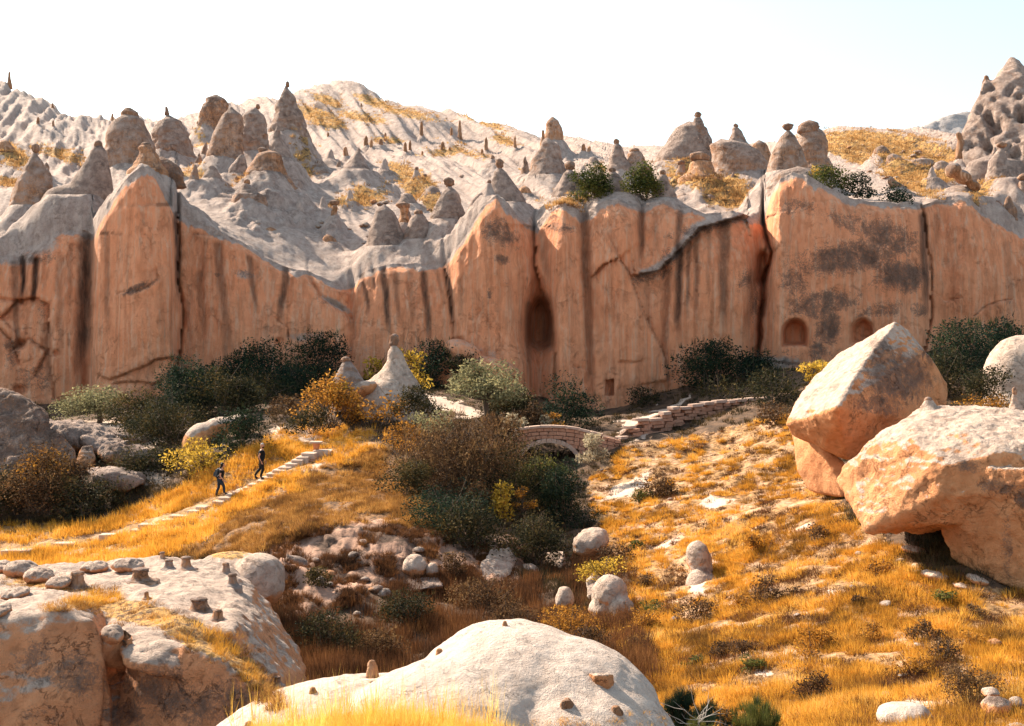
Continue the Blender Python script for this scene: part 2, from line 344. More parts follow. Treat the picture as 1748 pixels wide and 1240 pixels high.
ker = np.exp(-0.5 * (np.arange(-4, 5) / 2.0) ** 2); ker /= ker.sum()
yc = np.convolve(np.pad(yc, 4, 'edge'), ker, 'valid')
rim_y = rim_y + fbm(np.c_[cx * 0.05, cx * 0, cx * 0], 3) * 3.0
# cracks: polyline, groove depth m, groove width px, step left, step right (towards the camera), decay px
CRACKS = [
 ([(302,350),(303,430),(303,480),(312,540),(308,590),(300,620),(292,650),(280,700)], 1.0, 3.5, 1.3, -0.6, 40),
 ([(158,395),(154,430),(156,520),(152,640),(140,720)], 0.5, 8, -0.2, 0.5, 40),
 ([(300,610),(265,615),(235,630),(212,642),(185,648),(170,640)], 0.12, 2.5, 0.2, -0.35, 30),
 ([(290,640),(262,655),(235,650),(200,655)], 0.1, 2.5, 0.2, -0.25, 20),
 ([(600,490),(598,530),(602,570),(596,610)], 0.5, 5, 0.2, 0.1, 30),
 ([(600,545),(585,530),(560,515),(545,505),(530,480),(520,455)], 0.35, 5, -0.2, 0.35, 25),
 ([(915,385),(913,440),(922,490),(938,520),(944,560),(946,600),(950,680)], 0.7, 4, -0.7, 1.0, 30),
 ([(1000,358),(998,430),(1006,560),(1008,700)], 0.55, 6, 0.1, 0.0, 20),
 ([(1095,352),(1094,400),(1090,455)], 0.4, 5, 0.1, 0.0, 20),
 ([(1055,440),(1072,465),(1086,500),(1100,540),(1118,575),(1135,610),(1140,650)], 0.2, 2.0, 0.5, -0.35, 40),
 ([(1010,470),(1030,450),(1055,440)], 0.12, 2, -0.3, 0.5, 25),
 ([(1086,470),(1120,462),(1150,440),(1172,412),(1192,392),(1230,378),(1272,368)], 0.1, 3, -1.0, 0.9, 22),
 ([(1302,372),(1312,410),(1318,430),(1306,470),(1303,500),(1298,560),(1293,615)], 2.6, 4.0, 0.1, 0.8, 40),
 ([(1303,440),(1300,480)], 2.2, 9, 0, 0, 20),
 ([(1572,350),(1578,400),(1586,450),(1588,520),(1586,560),(1575,600)], 0.8, 4, 0.9, -0.4, 40),
 ([(760,448),(766,500),(775,560),(776,600)], 0.35, 3, -0.1, 0.35, 30),
 ([(0,540),(30,512),(60,508),(85,520),(82,580),(95,680)], 0.22, 3, -0.5, 0.4, 35),
 ([(38,440),(40,480),(36,515)], 0.5, 4, 0, 0, 10), ([(62,445),(58,510)], 0.5, 4, 0, 0, 10),
 ([(0,510),(15,513),(38,515)], 0.3, 3, 0, 0, 10), ([(20,600),(50,580),(80,600),(60,640)], 0.3, 3, 0.2, -0.2, 20), ([(0,560),(20,580),(35,620)],0.3,3,-.2,.3,15),
 ([(268,460),(271,475),(255,490),(235,498),(205,502)], 0.15, 3, -0.15, 0.45, 14),
 ([(975,625),(1000,630),(1015,645)], 0.15, 2, 0.1, -0.1, 12), ([(1060,618),(1080,620),(1095,616)], 0.15, 2, -.1, .1, 12),
 ([(1660,540),(1690,520),(1730,512)], 0.2, 2, 0.15, -.1, 20), ([(1595,500),(1615,515),(1640,510)], 0.15, 2, .1, -.1, 15),
 ([(800,545),(815,545),(820,530),(830,535),(835,555)], 0.12, 2, .05, -.1, 10), ([(470,545),(490,560),(495,590)], 0.15, 3, .1, -.15, 15),
 ([(330,403),(332,400),(372,404)], 0.1, 3, .15, -.25, 20), ([(1210,560),(1222,575),(1245,590)], .15, 2, .1, -.1, 12),
]
# dark band in the cave, then dark water streaks: top, bottom, width px, strength
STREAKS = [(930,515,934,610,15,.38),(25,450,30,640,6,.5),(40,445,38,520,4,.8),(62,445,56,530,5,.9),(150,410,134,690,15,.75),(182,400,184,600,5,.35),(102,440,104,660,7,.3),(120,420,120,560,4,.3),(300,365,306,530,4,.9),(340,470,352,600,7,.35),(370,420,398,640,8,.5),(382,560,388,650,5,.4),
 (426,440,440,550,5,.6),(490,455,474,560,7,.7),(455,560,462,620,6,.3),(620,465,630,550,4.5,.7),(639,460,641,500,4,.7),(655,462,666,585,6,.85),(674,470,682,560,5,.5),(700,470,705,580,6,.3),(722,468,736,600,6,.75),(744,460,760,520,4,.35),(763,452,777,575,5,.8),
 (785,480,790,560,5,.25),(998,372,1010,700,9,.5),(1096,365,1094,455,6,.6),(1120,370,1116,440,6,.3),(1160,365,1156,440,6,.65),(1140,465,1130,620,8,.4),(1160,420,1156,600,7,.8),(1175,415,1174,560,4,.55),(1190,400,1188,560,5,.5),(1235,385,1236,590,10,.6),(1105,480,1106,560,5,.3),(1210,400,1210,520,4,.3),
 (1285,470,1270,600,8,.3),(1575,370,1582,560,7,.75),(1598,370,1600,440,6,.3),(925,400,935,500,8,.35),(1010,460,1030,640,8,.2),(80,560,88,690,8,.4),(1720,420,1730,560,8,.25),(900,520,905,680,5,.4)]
LICH = [(850,395,42,32,15,.85),(870,405,28,14,20,.8),(858,442,22,12,20,.8),(880,425,10,8,0,.6),(955,388,38,16,5,.75),(940,372,26,10,0,.6),(235,492,38,11,-22,.9),(1450,440,150,40,-8,.85),(1515,405,80,45,20,.8),(1540,470,70,40,0,.95),(1400,520,100,34,-10,.75),(1350,480,44,34,20,.65),
 (1415,560,30,50,15,.9),(1400,600,30,30,0,.7),(1350,355,60,22,0,.55),(1450,380,70,25,20,.65),(1570,530,24,20,0,.7),(1110,470,60,16,-18,.7),(1200,390,90,12,-12,.7),(1140,440,26,26,-40,.5),(1270,480,26,30,0,.5),(1290,520,18,50,0,.5),
 (1500,530,60,22,-10,.6),(410,465,22,10,10,.5),(370,470,12,6,0,.6),(395,405,8,8,0,.7),(835,500,6,16,0,.6),(20,600,20,40,0,.5),(60,650,50,40,0,.5),(1340,605,50,18,0,.35),(560,520,45,10,25,.4),(70,530,30,20,0,.4),(1130,350,40,14,0,.4),(60,440,50,20,0,.6)]
NF = 150
tt = np.linspace(0, 1, NF)[:, None]                       # 0 at the buried foot, 1 at the rim
base_y = lin(BASE, cx)
PYf = base_y[None] + (rim_y - base_y)[None] * tt
PXf = np.broadcast_to(cx[None], PYf.shape).copy()
fx, fy = PXf.ravel(), PYf.ravel()
D = np.zeros(fx.shape)
for pts, dep, wd, sL, sR, dec in CRACKS:
    jit = fbm(np.c_[fx * 0.03, fy * 0.03, fx * 0 + dep * 10], 3) * 5
    d, sd, pr = polydist(fx + jit, fy + jit * 0.6, pts)
    ends = sstep(0, 0.12, pr) * sstep(1.0, 0.9, pr) if len(pts) > 3 else 1.0
    D -= dep * np.exp(-(d / wd) ** 2)
    st = np.where(sd > 0, sL, sR) * np.exp(-d / dec)      # sd > 0: left side of a line drawn downward
    D += st * np.where((pr > 0.001) & (pr < 0.999), 1, np.exp(-d / 6.0))
dark_streak = np.zeros(fx.shape)
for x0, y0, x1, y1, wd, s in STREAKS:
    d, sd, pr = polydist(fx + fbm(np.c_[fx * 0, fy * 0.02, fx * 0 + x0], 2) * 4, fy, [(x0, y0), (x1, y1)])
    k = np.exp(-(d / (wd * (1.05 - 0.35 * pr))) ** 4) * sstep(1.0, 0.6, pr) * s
    dark_streak = np.maximum(dark_streak, k); D -= 0.18 * k
q = PA(fx, fy, 86.0)
D += fbm(q * np.array([0.16, 1, 0.045]), 4) * 0.9 + fbm(q * np.array([0.55, 1, 0.07]) + 7, 3) * 0.42 + fbm(q * np.array([1.5, 1, 0.10]) + 17, 2) * 0.14
D += np.clip(fbm(q * np.array([0.5, 1, 0.35]) + 3, 5, 0.6, ridge=True) - 0.15, 0, 1) * 0.20 + fbm(q * np.array([2.2, 1, 1.2]), 3) * 0.08
# niches, the tall scooped cave and the small doorway
def niche(cxp, cyp, rx, ry, dep, hard=0.35, arch=True):
    dx = (fx - cxp) / rx; dy = (fy - cyp) / ry
    r = np.where(dy < 0, np.hypot(dx, dy), np.maximum(np.abs(dx), np.abs(dy))) if arch else np.maximum(np.abs(dx), np.abs(dy))
    return dep * (1 - sstep(1 - hard, 1.0, r))
D -= niche(1357, 568, 25, 26, 2.4, 0.45); D -= niche(1471, 566, 23, 25, 1.5, 0.5); D -= niche(1540, 560, 12, 10, 0.2, 0.7)
D -= niche(1040.5, 662, 7.5, 14, 1.1, 0.12, arch=False)
dx = (fx - 917) / 27; dy = np.where(fy < 555, (fy - 555) / 60, (fy - 555) / 55)
D -= 1.8 * np.exp(-(np.hypot(dx, dy)) ** 3.6) + niche(921, 552, 26, 50, 2.4, .45)
D -= 0.5 * np.exp(-((fx - 915) / 24) ** 4) * sstep(520, 600, fy) * sstep(740, 660, fy)
for (a, b2, r1, r2, dp) in [(36,588,8,9,1.0),(95,604,5,6,0.8),(35,665,12,7,.6),(782,580,10,4,.4),(476,584,7,6,.5)]:
    D -= dp * np.exp(-(((fx - a) / r1) ** 2 + ((fy - b2) / r2) ** 2) ** 1.5)
# big soft bulges of the fins
for (a, b2, r1, r2, dp) in [(100,600,40,90,.6),(400,520,60,90,.5),(540,540,50,50,.4),(232,420,60,150,1.0),(845,430,60,110,.9),(955,430,36,90,.8),(1045,440,42,100,.8),(1135,400,30,60,.4),(1220,470,60,90,.7),(1440,430,110,120,1.0),(1660,470,70,110,.8),(250,560,55,70,.7),(120,460,36,60,.4),(680,520,70,50,.3),(870,620,50,40,.5)]:
    D += dp * np.exp(-(((fx - a) / r1) ** 2 + ((fy - b2) / r2) ** 2))
t1 = np.broadcast_to(tt, PYf.shape).ravel()
D -= 1.6 * t1 ** 1.5 + 0.5 * sstep(0.93, 1.0, t1)           # batter, and a rounded brow
Yf = np.broadcast_to(yc[None], PYf.shape).ravel() - D
Yf = np.maximum(Yf, 79)
VF = PA(fx, fy, Yf)
th = 0.975 - 0.09 * np.clip(fbm(np.c_[fx * 0.02, fx * 0, fx * 0 + 3], 4, .65) + .1, 0, 1)
crF = 0.95 * sstep(th - 0.01, th + 0.02, t1)
d, sd, pr = polydist(fx, fy, [(1095,468),(1120,458),(1150,436),(1172,408),(1192,388),(1230,374),(1275,364)])
crF = np.maximum(crF, 0.95 * np.exp(-(d / (7 + 6 * pr)) ** 2))
crF = np.maximum(crF, soft(fx, fy, [(575,520,40,10,30,.8),(420,470,26,12,10,.6),(60,405,55,45,0,1.),(30,440,50,22,0,.8),(1320,620,80,18,0,.8),(620,600,60,20,0,.3),(960,720,60,30,0,.5),(820,600,60,14,15,.4),(520,575,60,12,0,.5)]))
liF = soft(fx, fy, LICH)
# upper surface
UP = [(0,395,94),(0,330,102),(0,250,130),(0,135,200),(-200,90,210),(-500,100,210),(-500,350,95),(-200,380,94),(60,178,190),(118,212,178),(60,260,140),(125,300,112),(160,205,175),(210,215,170),(270,212,170),(330,212,165),(300,300,112),(330,330,101),
 (340,260,135),(400,335,101),(460,300,112),(410,250,140),(440,205,160),(510,158,182),(540,145,188),(575,139,192),(610,150,190),(650,166,188),(700,182,185),(780,198,180),(860,224,172),(920,246,166),(1000,257,160),(1060,270,155),(1120,282,145),(1200,290,140),
 (540,200,165),(560,250,142),(500,270,132),(560,320,114),(560,400,98),(500,400,94),(620,420,95),(660,380,99),(700,250,150),(620,240,150),(700,300,128),(640,300,122),(700,345,110),(720,400,97),(800,260,150),(790,320,115),(900,300,130),(900,345,106),(860,270,145),
 (1000,320,108),(1100,320,104),(1180,330,101),(1250,335,101),(1300,330,104),(1280,290,118),(1400,260,120),(1420,232,138),(1500,227,146),(1580,230,150),(1640,236,150),(1700,240,150),(1450,275,116),(1550,290,112),(1480,325,98),(1550,325,97),(1620,318,100),(1700,350,97),(1748,375,95),(1720,300,112),
 (1850,260,150),(2100,250,160),(2100,400,100),(2400,300,150)]
rim_pts = [PA(x, lin(RIM, x), lin(YC, x) + 2.0) for x in list(range(-600, 0, 100)) + list(range(0, 1760, 22)) + list(range(1800, 2401, 120))]
up_world = [P(*q) for q in UP] + [tuple(r) for r in rim_pts] + [(-120, 260, 15), (0, 260, 18), (120, 260, 15), (-60, 225, 30)]
HU = TPS(up_world, 0.05)
NU = 280
ss = np.concatenate([np.linspace(0, 1, NU)[1:]])[:, None]
Yr = VF[:, 1].reshape(PYf.shape)[-1]; Zr = VF[:, 2].reshape(PYf.shape)[-1]; Xr = VF[:, 0].reshape(PYf.shape)[-1]
YU = Yr[None] + (255 - Yr)[None] * ss ** 1.7
# columns run straight back from the rim, fanning out
XU = (cx[None] - CX) / F * YU
ZU = HU(XU, YU) - (HU(Xr, Yr) - Zr)[None] * np.exp(-(YU - Yr[None]) / 3.0)
qq = np.c_[XU.ravel(), YU.ravel(), np.zeros(XU.size)]
far = sstep(0, 10, (YU - Yr[None])).ravel()
skew = qq @ np.array([[1, 0, 0], [0.35, 1, 0], [0, 0, 1]])
rl = (fbm(skew * np.array([0.13, 0.018, 1]), 3, 0.5, ridge=True) - .45) * 1.7 + (fbm(skew * np.array([0.45, 0.03, 1]) + 4, 3, 0.55, ridge=True) - .4) * 1.0 + (fbm(skew * np.array([1.3, 0.06, 1]) + 14, 2, 0.5, ridge=True) - .4) * 0.3 + fbm(qq * 0.07 + 9, 3, .45) * 1.3 + fbm(qq * 0.5, 3) * 0.15
ZU = ZU + (rl * far * np.clip((YU - 85) / 40, 0.25, 1.0).ravel()).reshape(ZU.shape) + 0.15 * (fbm(qq * 0.5, 4) * (1 - far)).reshape(ZU.shape)
VU = np.c_[XU.ravel(), YU.ravel(), ZU.ravel()]
ux, uy = proj(VU)
GRASSY = [(15,265,50,18,20,1),(10,310,36,10,10,.9),(545,200,60,16,20,.9),(640,175,50,10,20,.8),(620,200,60,12,10,.7),(700,195,70,10,12,.7),(820,205,60,8,22,.9),(700,300,55,16,25,1),(720,335,60,16,30,1),(610,345,60,12,-8,.9),(660,240,40,9,0,.7),(760,260,40,9,0,.7),(860,240,30,9,20,.8),
 (930,300,50,10,10,.9),(960,350,40,14,10,.6),(1040,290,40,12,0,.6),(1200,330,80,16,8,1),(1240,340,60,18,5,1),(1500,245,140,22,5,1),(1450,262,80,14,20,1),(1530,300,80,12,30,1),(1600,265,60,14,0,1),(1580,300,70,14,10,.9),(1700,350,60,10,0,.7),(340,240,20,14,0,.8),(430,330,40,9,10,.7),(110,265,50,12,15,.8),
 (560,172,36,10,20,.8),(730,345,40,14,40,.9),(800,260,60,9,20,.6),(330,300,50,8,10,.6),(1720,345,50,12,0,.8),(520,300,30,8,0,.6)]
grU = soft(ux, uy, [(e[0], e[1], e[2] * 1.25, e[3] * 1.35) + tuple(e[4:]) for e in GRASSY])
liU = soft(ux, uy, [(700,230,120,40,20,.22),(450,330,90,40,0,.25),(850,280,90,40,10,.22),(100,250,90,50,0,.25),(640,300,60,30,0,.25),(1200,310,120,30,0,.25),(1600,300,150,50,0,.25),(545,190,34,30,20,.8),(60,200,30,12,0,.2),(30,250,34,16,0,.6),(600,290,30,10,0,.4),(480,380,60,14,30,.2),(650,400,36,40,0,.5)])
crU = np.ones(len(VU))
Vall = np.r_[VF, VU]
faces = grid_faces(NF + NU - 1, nx)
pad = lambda a, n: np.r_[a, np.zeros(n)]
cm = make_mesh('cliff', Vall, faces, dict(crust=np.r_[crF, crU], dark_streak=pad(dark_streak, len(VU)), lichen=np.r_[liF, liU], grassy=np.r_[np.zeros(len(VF)), grU]))
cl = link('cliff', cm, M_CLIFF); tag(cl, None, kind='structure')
# land beyond, out to the horizon
bm = bmesh.new(); bmesh.ops.create_grid(bm, x_segments=40, y_segments=40, size=1400)
for v in bm.verts: v.co.z = -9.5 + 3 * math.sin(v.co.x * 0.011) * math.cos(v.co.y * 0.013)
me = bpy.data.meshes.new('plain'); bm.to_mesh(me); bm.free()
tag(link('plain', me, M_FAR), None, kind='structure')
# ================================================================ helpers that stand things on the ground
PYU = HY - ZU / YU * F
def up_depth(px, py):
    j = int(np.argmin(np.abs(cx - px))); col = PYU[:, j]; k = np.nonzero(col <= py)[0]
    k = k[0] if len(k) else int(np.argmin(col))
    return float(YU[k, j])
VG = V.reshape(len(Ys), len(pxs), 3)
def gnd(px, py):
    """the first ground point seen at this pixel"""
    j = int(np.argmin(np.abs(pxs - px))); col = HY - VG[:, j, 2] / VG[:, j, 1] * F; k = np.nonzero(col <= py)[0]
    k = k[0] if len(k) else int(np.argmin(col))
    k = max(k, 1); a, b = col[k - 1], col[k]; t = 0 if abs(a - b) < 1e-6 else min(max((a - py) / (a - b), 0), 1)
    q = VG[k - 1, j] * (1 - t) + VG[k, j] * t
    Y = float(q[1]); return Y
def gz(x, y):
    px = x / y * F + CX; j = np.clip(np.searchsorted(pxs, px), 1, len(pxs) - 1); t = (px - pxs[j - 1]) / (pxs[j] - pxs[j - 1])
    i = np.clip(np.searchsorted(Ys, y), 1, len(Ys) - 1); s = np.clip((y - Ys[i - 1]) / (Ys[i] - Ys[i - 1]), 0, 1)
    Z = VG[..., 2]
    return (Z[i - 1, j - 1] * (1 - t) + Z[i - 1, j] * t) * (1 - s) + (Z[i, j - 1] * (1 - t) + Z[i, j] * t) * s

ROCKS = []
_sd = [0]
def ring_mesh(name, levels, Y, ratio=0.9, seg=36, rows=None, namp=0.10, nsc=None, foot=2.0, crust=0.8, lich=0.0, grassy=0.0, lean=0.0, top_round=True, band=0.0, stop=False):
    """a solid of stacked uneven rings through the (row, left, right) widths of a rock"""
    _sd[0] += 1; s = _sd[0] * 13.7
    L = np.array(levels, float); m = Y / F
    hpx = L[-1, 0] - L[0, 0]; rows = rows or int(np.clip(hpx / 1.7, 14, 80))
    # real units
    z = (HY - L[:, 0]) * m; xc = ((L[:, 1] + L[:, 2]) / 2 - CX) * m; hw = (L[:, 2] - L[:, 1]) / 2 * m
    tz = np.linspace(z[0], z[-1], rows); xi = np.interp(-tz, -z, xc); hi = np.interp(-tz, -z, hw)
    ks = np.array([.25, .5, .25])
    for _ in range(2):
        hi[1:-1] = np.convolve(hi, ks, 'valid'); xi[1:-1] = np.convolve(xi, ks, 'valid')
    xi = xi + max(float(hi.max()), .1) * 0.16 * fbm(np.c_[tz * 1.2 / max(float(hi.max()), .2), tz * 0 + s, tz * 0], 2) * (1 if foot > 1 else 0)
    if foot > 1.3: hi = hi * (1 + 0.30 * np.linspace(0, 1, rows) ** 5)
    if top_round:
        k = max(2, rows // 9); hi[:k] *= np.sqrt(np.clip((np.arange(k) + 0.35) / k, 0, 1))
    if foot > 0:
        nb = 5; tz = np.r_[tz, tz[-1] - foot * np.arange(1, nb + 1) / nb]; sl = (hi[-1] - hi[-3]) / max(tz[-nb - 3] - tz[-nb - 1], 1e-3) if False else 0.25
        xi = np.r_[xi, np.full(nb, xi[-1])]; hi = np.r_[hi, hi[-1] + sl * foot * np.arange(1, nb + 1) / nb * 0.6]
    if stop: 
        k = max(2, rows // 6); hi[-k:] *= np.sqrt(np.clip((np.arange(k)[::-1] + 0.3) / k, 0, 1))
    n = len(tz); a = np.arange(seg) / seg * 2 * math.pi
    R = hi[:, None] * np.ones(seg)[None]
    w_ = max(float(hi.max()), 0.15); f = nsc or 1.1 / w_
    zz = np.broadcast_to(tz[:, None], R.shape)
    P3 = np.stack([xi[:, None] + R * np.cos(a), Y + R * ratio * np.sin(a), zz], -1)
    nz = fbm(P3.reshape(-1, 3) * f + s, 4, 0.55).reshape(R.shape) * namp * 1.9 + fbm(P3.reshape(-1, 3) * np.array([2.6, 2.6, .45]) * f + s + 9, 3, .6, ridge=True).reshape(R.shape) * namp * .75 + fbm(P3.reshape(-1, 3) * f * 3.1 + s, 3, 0.6, ridge=True).reshape(R.shape) * namp * 0.5
    if band: nz += band * np.sin(zz * 5.0 / w_ + 3 * nz)
    nz -= nz.mean(1)[:, None] * 0.5
    R = R * (1 + nz)
    VV = np.stack([xi[:, None] + R * np.cos(a), Y + R * ratio * np.sin(a) + lean * (zz - tz[-1]), zz + 0.10 * w_ * fbm(P3.reshape(-1, 3) * f * 0.8 + s + 40, 2).reshape(R.shape) * np.clip(R / w_, 0, 1)], -1).reshape(-1, 3)
    Q = grid_faces(n, seg, True)[:, ::-1]
    VV = np.r_[VV, [[xi[0], Y + lean * (tz[0] - tz[-1]), tz[0] + hi[0] * 0.35], [xi[-1], Y, tz[-1]]]]
    j = np.arange(seg); T = np.stack([np.full(seg, n * seg), j, (j + 1) % seg], -1); B = np.stack([np.full(seg, n * seg + 1), (n - 1) * seg + (j + 1) % seg, (n - 1) * seg + j], -1)
    N = normals(VV, Q)
    if N[:n * seg, 0] @ np.tile(np.cos(a), n) < 0: N = -N; Q = Q[:, ::-1]; T = T[:, ::-1]; B = B[:, ::-1]
    cr = np.clip(crust + 0.35 * N[:, 2] + 0.12 * fbm(VV * f * 0.7 + s, 3), 0, 1) if crust > 0 else np.zeros(len(VV))
    return make_mesh(name, VV, [Q, T, B], dict(crust=cr, lichen=np.full(len(VV), lich), grassy=np.clip(grassy * (N[:, 2] > 0.45), 0, 1) + 0 * N[:, 2]))
SK = []
def spire(label, levels, cap=None, Y=None, dy=0.0, ratio=0.9, crust=0.8, lich=0.1, mat=None, namp=0.165, foot=2.0, name='fairy_chimney', cat='rock spire', group=None, near=False, band=0.0, lean=0.0, caplabel=None, seg=36):
    b = levels[-1]; pxm = (b[1] + b[2]) / 2
    if Y is None: Y = (gnd if near else up_depth)(pxm, b[0])
    Y += dy
    if not near and 84 < Y < 96 and b[0] < 480:      # stand behind the brow of the cliff, not in the air before it
        jl, jr = np.searchsorted(cx, [b[1], b[2]]); hwm = (b[2] - b[1]) / 2 * Y / F
        Y = max(Y, float(Yr[jl:jr + 1].max()) + ratio * hwm * 1.25 + .2); foot = min(foot, 1.0)
    zb = (HY - b[0]) * Y / F; x0 = (pxm - CX) * Y / F
    body = ring_mesh(name, levels, Y, ratio, namp=namp, foot=foot, crust=crust, lich=lich, band=band, lean=lean, seg=seg)
    o = link(name, body, mat or M_ROCK)
    off = Vector((x0, Y, zb))
    body.transform(Matrix.Translation(-off)); o.location = off
    # keep the pattern tied to the place: the materials read world position
    tag(o, label, cat, group)
    if not near and b[0] < 480: SK.append((x0, Y, (b[2] - b[1]) / 2 * Y / F, (b[0] - levels[0][0]) * Y / F, zb))
    if cap:
        mc = sum(q[1] + q[2] for q in cap) / (2 * len(cap)); cap = [(q[0], mc + (q[1] - mc) * .84, mc + (q[2] - mc) * .84) for q in cap]
        c = ring_mesh('cap_rock', cap, Y + lean * ((levels[-1][0] - cap[0][0]) * Y / F), ratio * 0.95, seg=18, rows=12, namp=0.26, foot=0, crust=0.25, lich=0.6, stop=True, nsc=None)
        c.transform(Matrix.Translation(-off)); co = link('cap_rock', c, M_HOOD, o)
        if caplabel: co['label'] = caplabel
    return o
def hull_rock(name, parts, voxel=0.12, smooth=4, namp=0.08, nsc=0.8, crust_n=(0.35, 0.75), crust_max=1.0, lich=None, mat=None, label=None, cat='boulder', group=None, fine=0.02, face_crust=0.0, detail=None, grassy=None, ridged=0.0):
    """convex chunks and ellipsoids fused into one rock, weathered, skin by how far it faces up"""
    bm = bmesh.new()
    for q in parts:
        if q[0] == 'ell':
            _, c, r, rz = q; mt = Matrix.Translation(Vector(c)) @ Matrix.Rotation(math.radians(rz), 4, 'Y') @ Matrix.Diagonal((*r, 1))
            bmesh.ops.create_icosphere(bm, subdivisions=4, radius=1.0, matrix=mt)
        else:
            vs = [bm.verts.new(c) for c in q[1]]
            res = bmesh.ops.convex_hull(bm, input=vs)
            bmesh.ops.delete(bm, geom=list({v for v in res['geom_interior'] + res['geom_unused'] if isinstance(v, bmesh.types.BMVert)}), context='VERTS')
    tm = bpy.data.meshes.new('t'); bm.to_mesh(tm); bm.free()
    to = bpy.data.objects.new('t', tm); COL.objects.link(to)
    r = to.modifiers.new('r', 'REMESH'); r.mode = 'VOXEL'; r.voxel_size = voxel
    if smooth: s_ = to.modifiers.new('s', 'SMOOTH'); s_.factor = 0.6; s_.iterations = smooth
    dg = bpy.context.evaluated_depsgraph_get(); ev = to.evaluated_get(dg).to_mesh()
    n = len(ev.vertices); VV = np.empty(n * 3); ev.vertices.foreach_get('co', VV); VV = VV.reshape(-1, 3)
    m = len(ev.polygons); Q = np.array([p_.vertices[:] for p_ in ev.polygons if len(p_.vertices) == 4])
    T = [p_.vertices[:] for p_ in ev.polygons if len(p_.vertices) == 3]
    to.evaluated_get(dg).to_mesh_clear(); bpy.data.objects.remove(to); bpy.data.meshes.remove(tm)
    _sd[0] += 1; s = _sd[0] * 7.3
    N = normals(VV, Q)
    d = fbm(VV * nsc + s, 5, 0.5) * namp + fbm(VV * nsc * 5 + s, 4, 0.6) * fine
    if ridged: d += ridged * np.clip(fbm(VV * nsc * 1.7 + s, 4, 0.6, ridge=True), -0.2, 1)
    if detail: d += detail(VV, N)
    VV = VV + N * d[:, None]; N = normals(VV, Q)
    cr = sstep(crust_n[0], crust_n[1], N[:, 2] + 0.15 * fbm(VV * nsc * 2, 3)) * crust_max
    cr = np.maximum(cr, face_crust)
    px, py = proj(VV)
    li = np.zeros(n) if lich is None else (soft(px, py, lich) if not callable(lich) else lich(px, py, N))
    gr = np.zeros(n) if grassy is None else soft(px, py, grassy) * sstep(0.2, 0.5, N[:, 2])
    c = VV.mean(0); c[2] = VV[:, 2].min() + 0.3
    me = make_mesh(name, VV - c, [Q] + ([np.array(T)] if T else []), dict(crust=cr, lichen=li, grassy=gr))
    o = link(name, me, mat or M_BOULDER); o.location = c
    tag(o, label, cat, group); return o
def ell(px, py, Y, rx, ry, rz, rot=0):
    """ellipsoid centred at a pixel, radii: px across, m deep, px tall"""
    return ('ell', P(px, py, Y), (rx * Y / F, ry, rz * Y / F), rot)
def hull(*pts): return ('hull', [P(*q) for q in pts])

# ================================================================ the spires above the cliff
G = 'fairy chimneys along the cliff top'
S = spire
S('banded pinkish cone with a small dark cap at the far left edge above the cliff', [(258,57,64),(275,50,72),(300,38,85),(335,26,94),(375,16,98),(415,8,104)], cap=[(246,55,67),(254,53,68),(262,56,66)], Y=96, crust=0.45, lich=.3, group=G)
S('dark grey hump with a knobbly top left of the tall orange fin', [(243,163,173),(256,158,180),(285,143,186),(320,120,190),(360,90,193),(395,66,196)], cap=[(240,163,172),(247,160,176),(256,162,177)], Y=92, crust=.85, lich=.35, namp=.07, group=G)
S('grey shoulder dome leaning on the left end of the cliff', [(312,110,150),(330,85,165),(355,68,175),(390,55,180),(425,50,185)], Y=89.5, crust=.9, lich=.25, namp=.06, group=G, foot=1)
S('massive blunt grey-pink mound with two tiny boulders on its flat top', [(190,208,232),(205,198,246),(230,185,257),(265,180,264),(305,178,268),(350,180,275)], Y=112, crust=.5, lich=.35, namp=.07, group=G, band=.015)
S('small perched boulder stack on the blunt grey-pink mound', [(184,214,223),(192,208,234)], Y=112, crust=.2, lich=.5, mat=M_HOOD, foot=.6, name='perched_boulder', cat='boulder')
S('sharp pinnacle topped by a thin finger of rock right of the blunt mound', [(196,278,291),(206,272,305),(225,263,317),(258,258,325),(300,255,332)], cap=[(182,281,286),(189,282,288),(198,279,290)], Y=120, crust=.55, lich=.35, group=G)
S('dark weathered tower with a rounded top standing on the skyline saddle', [(162,360,376),(170,352,385),(190,344,388),(212,340,378),(235,337,372)], Y=140, crust=.45, lich=.55, group=G)
S('broad mottled tower with a round top below the dark skyline tower', [(183,390,402),(196,380,411),(215,371,414),(250,360,416),(290,350,416),(325,346,418)], Y=113, crust=.5, lich=.4, namp=.08, group=G)
S('grey tower carrying a thin mushroom cap just right of the mottled tower', [(184,424,442),(198,414,450),(235,409,456),(280,405,462),(310,402,466)], cap=[(178,437,443),(183,436,445),(187,438,443)], Y=118, crust=.6, lich=.3, group=G)
S('tallest needle on the left, grey cone with a dark pointed tip', [(146,487,493),(160,482,500),(182,474,511),(210,465,520),(240,456,524),(270,450,528)], cap=[(139,488,493),(144,487,495),(150,488,494)], Y=126, crust=.6, lich=.35, group=G)
S('slender pink chimney in front of the tallest needle', [(214,470,476),(235,466,481),(255,460,490),(285,448,503),(310,440,512)], Y=110, crust=.7, lich=.05, group=G)
S('rugged orange cone ringed with little dark hoods below the slender chimney', [(257,443,470),(268,436,478),(290,428,485),(320,420,492)], cap=[(252,441,455),(257,440,458),(263,443,455)], Y=103, crust=.25, lich=.5, namp=.16, group=G)
S('small tipped white cone behind the grey slope right of the orange fin', [(264,408,415),(280,398,420),(300,386,424),(320,376,430)], Y=107, crust=.9, lich=.05, group=G)
S('low pointed cone on the grey slope beside the orange fin', [(282,357,364),(298,349,374),(322,340,388)], Y=102, crust=.7, lich=.2, group=G)
